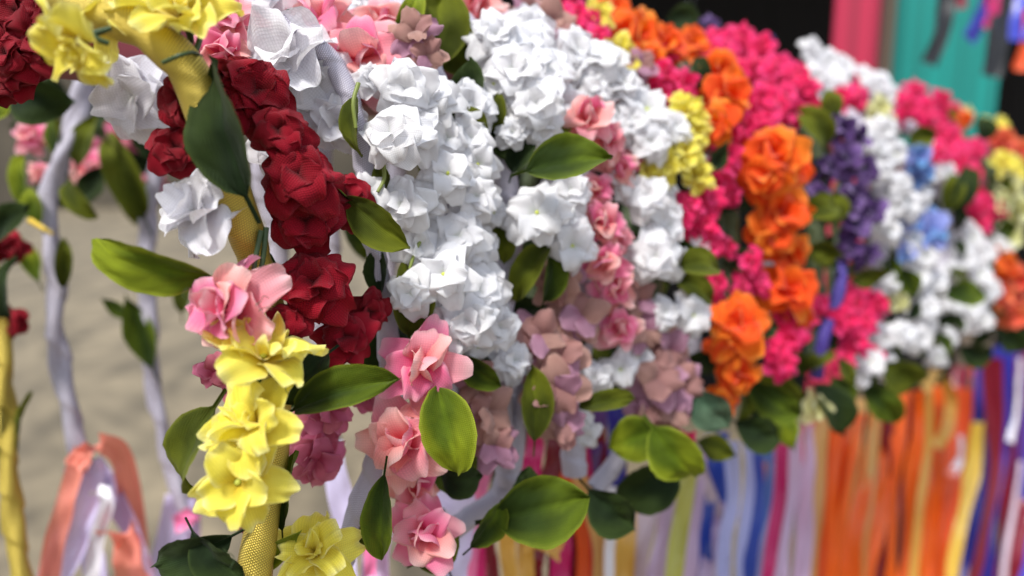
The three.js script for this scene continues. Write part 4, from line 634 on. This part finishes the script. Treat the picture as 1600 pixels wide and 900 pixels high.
// 10: white and hot pink crown
{
  const c = crownAt('crown with white blossoms below and a long slope of hot pink above', 0.7);
  loop(c, BAND.white, 0.69, { r: 0.006 }); backFill(c, 0.69, 26);
  const W = (x, y, s, dz = 0) => flower(c, 'white', x, y, s, { dz, pale: true }), M = (x, y, s, dz = 0) => flower(c, 'magenta', x, y, s, { dz });
  M(1420, 168, 60, 0.05); M(1446, 172, 56, 0.05); M(1464, 194, 60, 0.04); M(1488, 214, 56, 0.04); M(1476, 240, 56, 0.03); M(1504, 242, 56, 0.03); M(1526, 270, 54, 0.02); M(1524, 300, 54, 0.01); M(1540, 318, 54, 0.01); M(1538, 346, 50, 0.01); M(1500, 270, 44, 0.03);
  W(1522, 372, 56); W(1544, 392, 56); W(1512, 405, 56, 0.01); W(1536, 428, 60); W(1546, 455, 54); W(1520, 480, 60); W(1540, 500, 50, 0.01); W(1504, 510, 50, 0.02); W(1490, 530, 40, 0.02); W(1470, 560, 40, 0.04);
  leaf(c, 'green', 1476, 462, 1538, 458, 44, { dz: -0.03, roll: -0.2 }); leaf(c, 'dark', 1500, 540, 1550, 560, 44, { dz: 0.02 }); leaf(c, 'dark', 1488, 330, 1510, 260, 34, { dz: 0.03 }); leaf(c, 'olive', 1480, 170, 1496, 186, 24, { dz: 0.04 });
  scatterLeaves(c, 0.69, 14, ['dark', 'olive', 'dark'], { y0: -0.12 });
  ribbon(c, 'yellow', 0.31, 26, [[1524, 660], [1522, 720], [1496, 820], [1474, 940]]); ribbon(c, 'navy', 0.32, 44, [[1546, 570], [1536, 700], [1516, 850], [1500, 940]]); ribbon(c, 'wine', 0.33, 44, [[1512, 580], [1506, 640], [1500, 700], [1484, 800]]); ribbon(c, 'white', 0.3, 12, [[1500, 680], [1498, 720], [1488, 742]]); ribbon(c, 'coral', 0.298, 14, [[1488, 730], [1484, 745]]);
}

// 11: orange, lemon and coral crown at the right edge
{
  const c = crownAt('farthest crown at the right edge, lemon and coral orange blossoms', 0.82);
  loop(c, BAND.green, 0.83, { r: 0.006 }); backFill(c, 0.83, 28);
  const f = (k, x, y, s, dz = 0) => flower(c, k, x, y, s, { dz });
  f('yellow', 1558, 196, 44, 0.05); f('coral', 1572, 222, 56, 0.03); f('yellow', 1572, 254, 46, 0.02); f('coral', 1596, 236, 50, 0.03); f('cream', 1584, 290, 54, 0.02); f('cream', 1572, 316, 44, 0.02); f('cream', 1596, 330, 56, 0.01); f('yellow', 1590, 268, 40, 0.02); f('cream', 1584, 370, 50, 0.01); f('orange', 1576, 412, 56); f('coral', 1590, 440, 60); f('coral', 1572, 462, 50); f('coral', 1586, 494, 56); f('coral', 1604, 480, 50); f('orange', 1508, 188, 34, 0.08); f('cream', 1512, 174, 30, 0.08);
  leaf(c, 'dark', 1540, 220, 1532, 180, 34, { dz: 0.05 }); leaf(c, 'green', 1560, 366, 1590, 352, 34, { dz: 0.01 }); leaf(c, 'dark', 1560, 520, 1610, 548, 44, { dz: 0.02 }); leaf(c, 'olive', 1560, 290, 1580, 276, 30, { dz: 0.03 });
  scatterLeaves(c, 0.83, 16, ['dark', 'olive', 'dark'], { y0: -0.13 });
  ribbon(c, 'navy', 0.31, 60, [[1580, 540], [1572, 680], [1556, 820], [1546, 940]]); ribbon(c, 'wine', 0.3, 50, [[1566, 560], [1562, 700], [1546, 830], [1530, 940]]); ribbon(c, 'white', 0.29, 10, [[1592, 560], [1588, 640], [1578, 690]]); ribbon(c, 'paleLilac', 0.29, 9, [[1592, 720], [1584, 790], [1572, 860], [1564, 940]]); ribbon(c, 'purple', 0.31, 60, [[1606, 540], [1604, 680], [1590, 820], [1576, 940]]); ribbon(c, 'blue', 0.3, 30, [[1612, 640], [1606, 760], [1596, 860], [1588, 940]]); ribbon(c, 'wine', 0.29, 26, [[1600, 780], [1586, 860], [1576, 940]]);
}

renderer.render(scene, camera);
